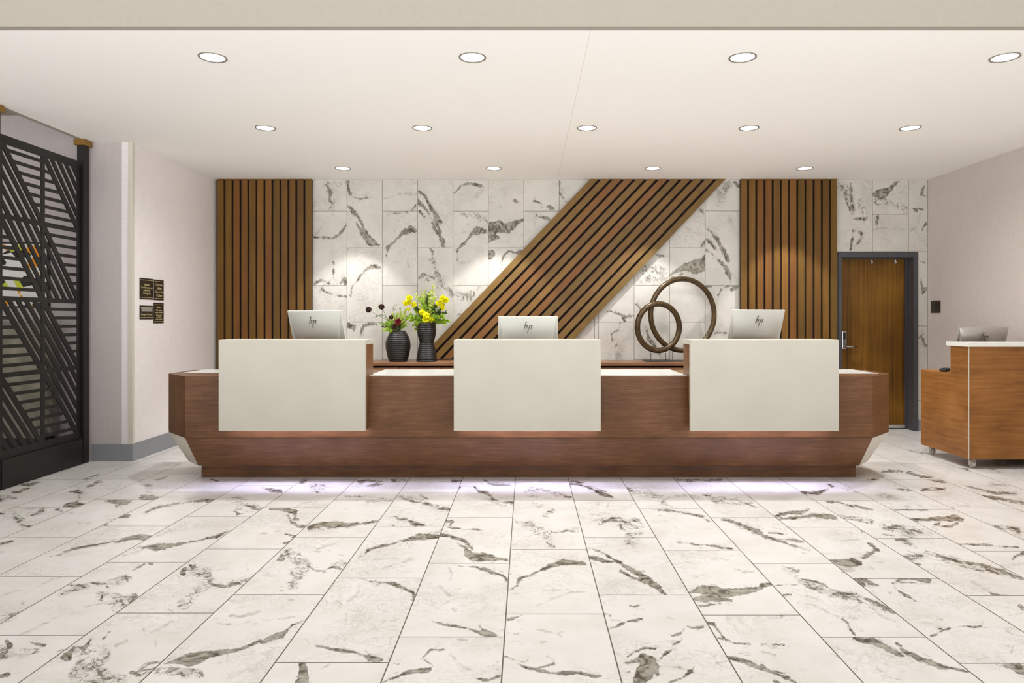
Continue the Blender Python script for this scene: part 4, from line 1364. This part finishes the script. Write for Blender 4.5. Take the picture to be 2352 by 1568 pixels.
# ------------------------------------------------------------------ signs
def text_mesh(body, size, mat, name, parent, loc, rot, squeeze=1.0):
    cu = bpy.data.curves.new(name, 'FONT'); cu.body = body; cu.size = size; cu.align_x = 'CENTER'; cu.align_y = 'CENTER'; cu.extrude = 0.0004
    tmp = bpy.data.objects.new('tmp_text', cu); C.objects.link(tmp)
    dg = bpy.context.evaluated_depsgraph_get(); me = bpy.data.meshes.new_from_object(tmp.evaluated_get(dg))
    bpy.data.objects.remove(tmp); me.name = name; me.materials.clear(); me.materials.append(mat)
    o = bpy.data.objects.new(name, me); C.objects.link(o); o.parent = parent; o.location = loc; o.rotation_euler = rot; o.scale = (squeeze, 1, 1)
    return o
def wall_sign(label, wall, y0, y1, z0, z1, lines, bar=False, ink='goldtext'):
    sgn = 1 if wall == 'L' else -1; X = LX if wall == 'L' else 4.85
    yc_, zc = (y0 + y1) / 2, (z0 + z1) / 2; w_, h_ = y1 - y0, z1 - z0
    t = thing('wall_sign', label, 'sign', (X + sgn * 0.0005, yc_, zc), 0, 'small dark wall signs')
    a, b = sorted((0, sgn * 0.007))
    MB().box(a, b, -w_/2, w_/2, -h_/2, h_/2).build('plate', M['sign'], t, bevel=0.001)
    a, b = sorted((sgn * 0.0072, sgn * 0.0085)); e = 0.018
    for z in (-h_/2 + e, h_/2 - e): MB().box(a, b, -w_/2 + 0.005, w_/2 - 0.005, z - 0.0018, z + 0.0018).build('border_line', M[ink], t)
    if bar: MB().box(a, b, -w_/2 + 0.022, w_/2 - 0.014, 0.010, 0.048).build('name_insert', M['silver2'], t)
    rot = (math.pi / 2, 0, math.pi / 2) if wall == 'L' else (math.pi / 2, 0, -math.pi / 2)
    for s, sz, z in lines:
        text_mesh(s, sz, M[ink], 'lettering', t, (sgn * 0.008, 0, z), rot)
wall_sign('dark sign with four gold lines, upper left of the group of four', 'L', 6.620, 6.852, 1.546, 1.753,
          [('Valuables', 0.028, 0.040), ('Complimentary safe', 0.025, 0.012), ('available for', 0.025, -0.014), ('hotel guests', 0.027, -0.042)])
wall_sign('dark check-in and check-out times sign, upper right of the group of four', 'L', 6.872, 7.052, 1.543, 1.751,
          [('Check In', 0.036, 0.052), ('4:00pm', 0.034, 0.017), ('Check Out', 0.036, -0.020), ('11:00am', 0.034, -0.056)])
wall_sign('dark manager on duty sign with silver name insert, lower left of the group', 'L', 6.620, 6.848, 1.350, 1.485,
          [('Manager On Duty', 0.027, -0.020)], bar=True)
wall_sign('tall dark sign with six gold lines, lower right of the group of four', 'L', 6.866, 7.052, 1.311, 1.516,
          [('Notice', 0.032, 0.058), ('Safe deposit', 0.023, 0.028), ('boxes available', 0.023, 0.006), ('Please ask a', 0.022, -0.022), ('front desk', 0.022, -0.042), ('team member', 0.022, -0.062)])
wall_sign('small near-black sign on the right wall beside the door', 'R', 7.99, 8.185, 1.425, 1.57, [('PRIVATE', 0.028, 0.0)], ink='faint') if False else None
M['faint'] = plain('faint_grey_ink', '#4a403c', 0.5)
wall_sign('small near-black sign on the right wall beside the door', 'R', 7.99, 8.175, 1.425, 1.57, [('RESTROOM', 0.024, 0.0)], ink='faint')
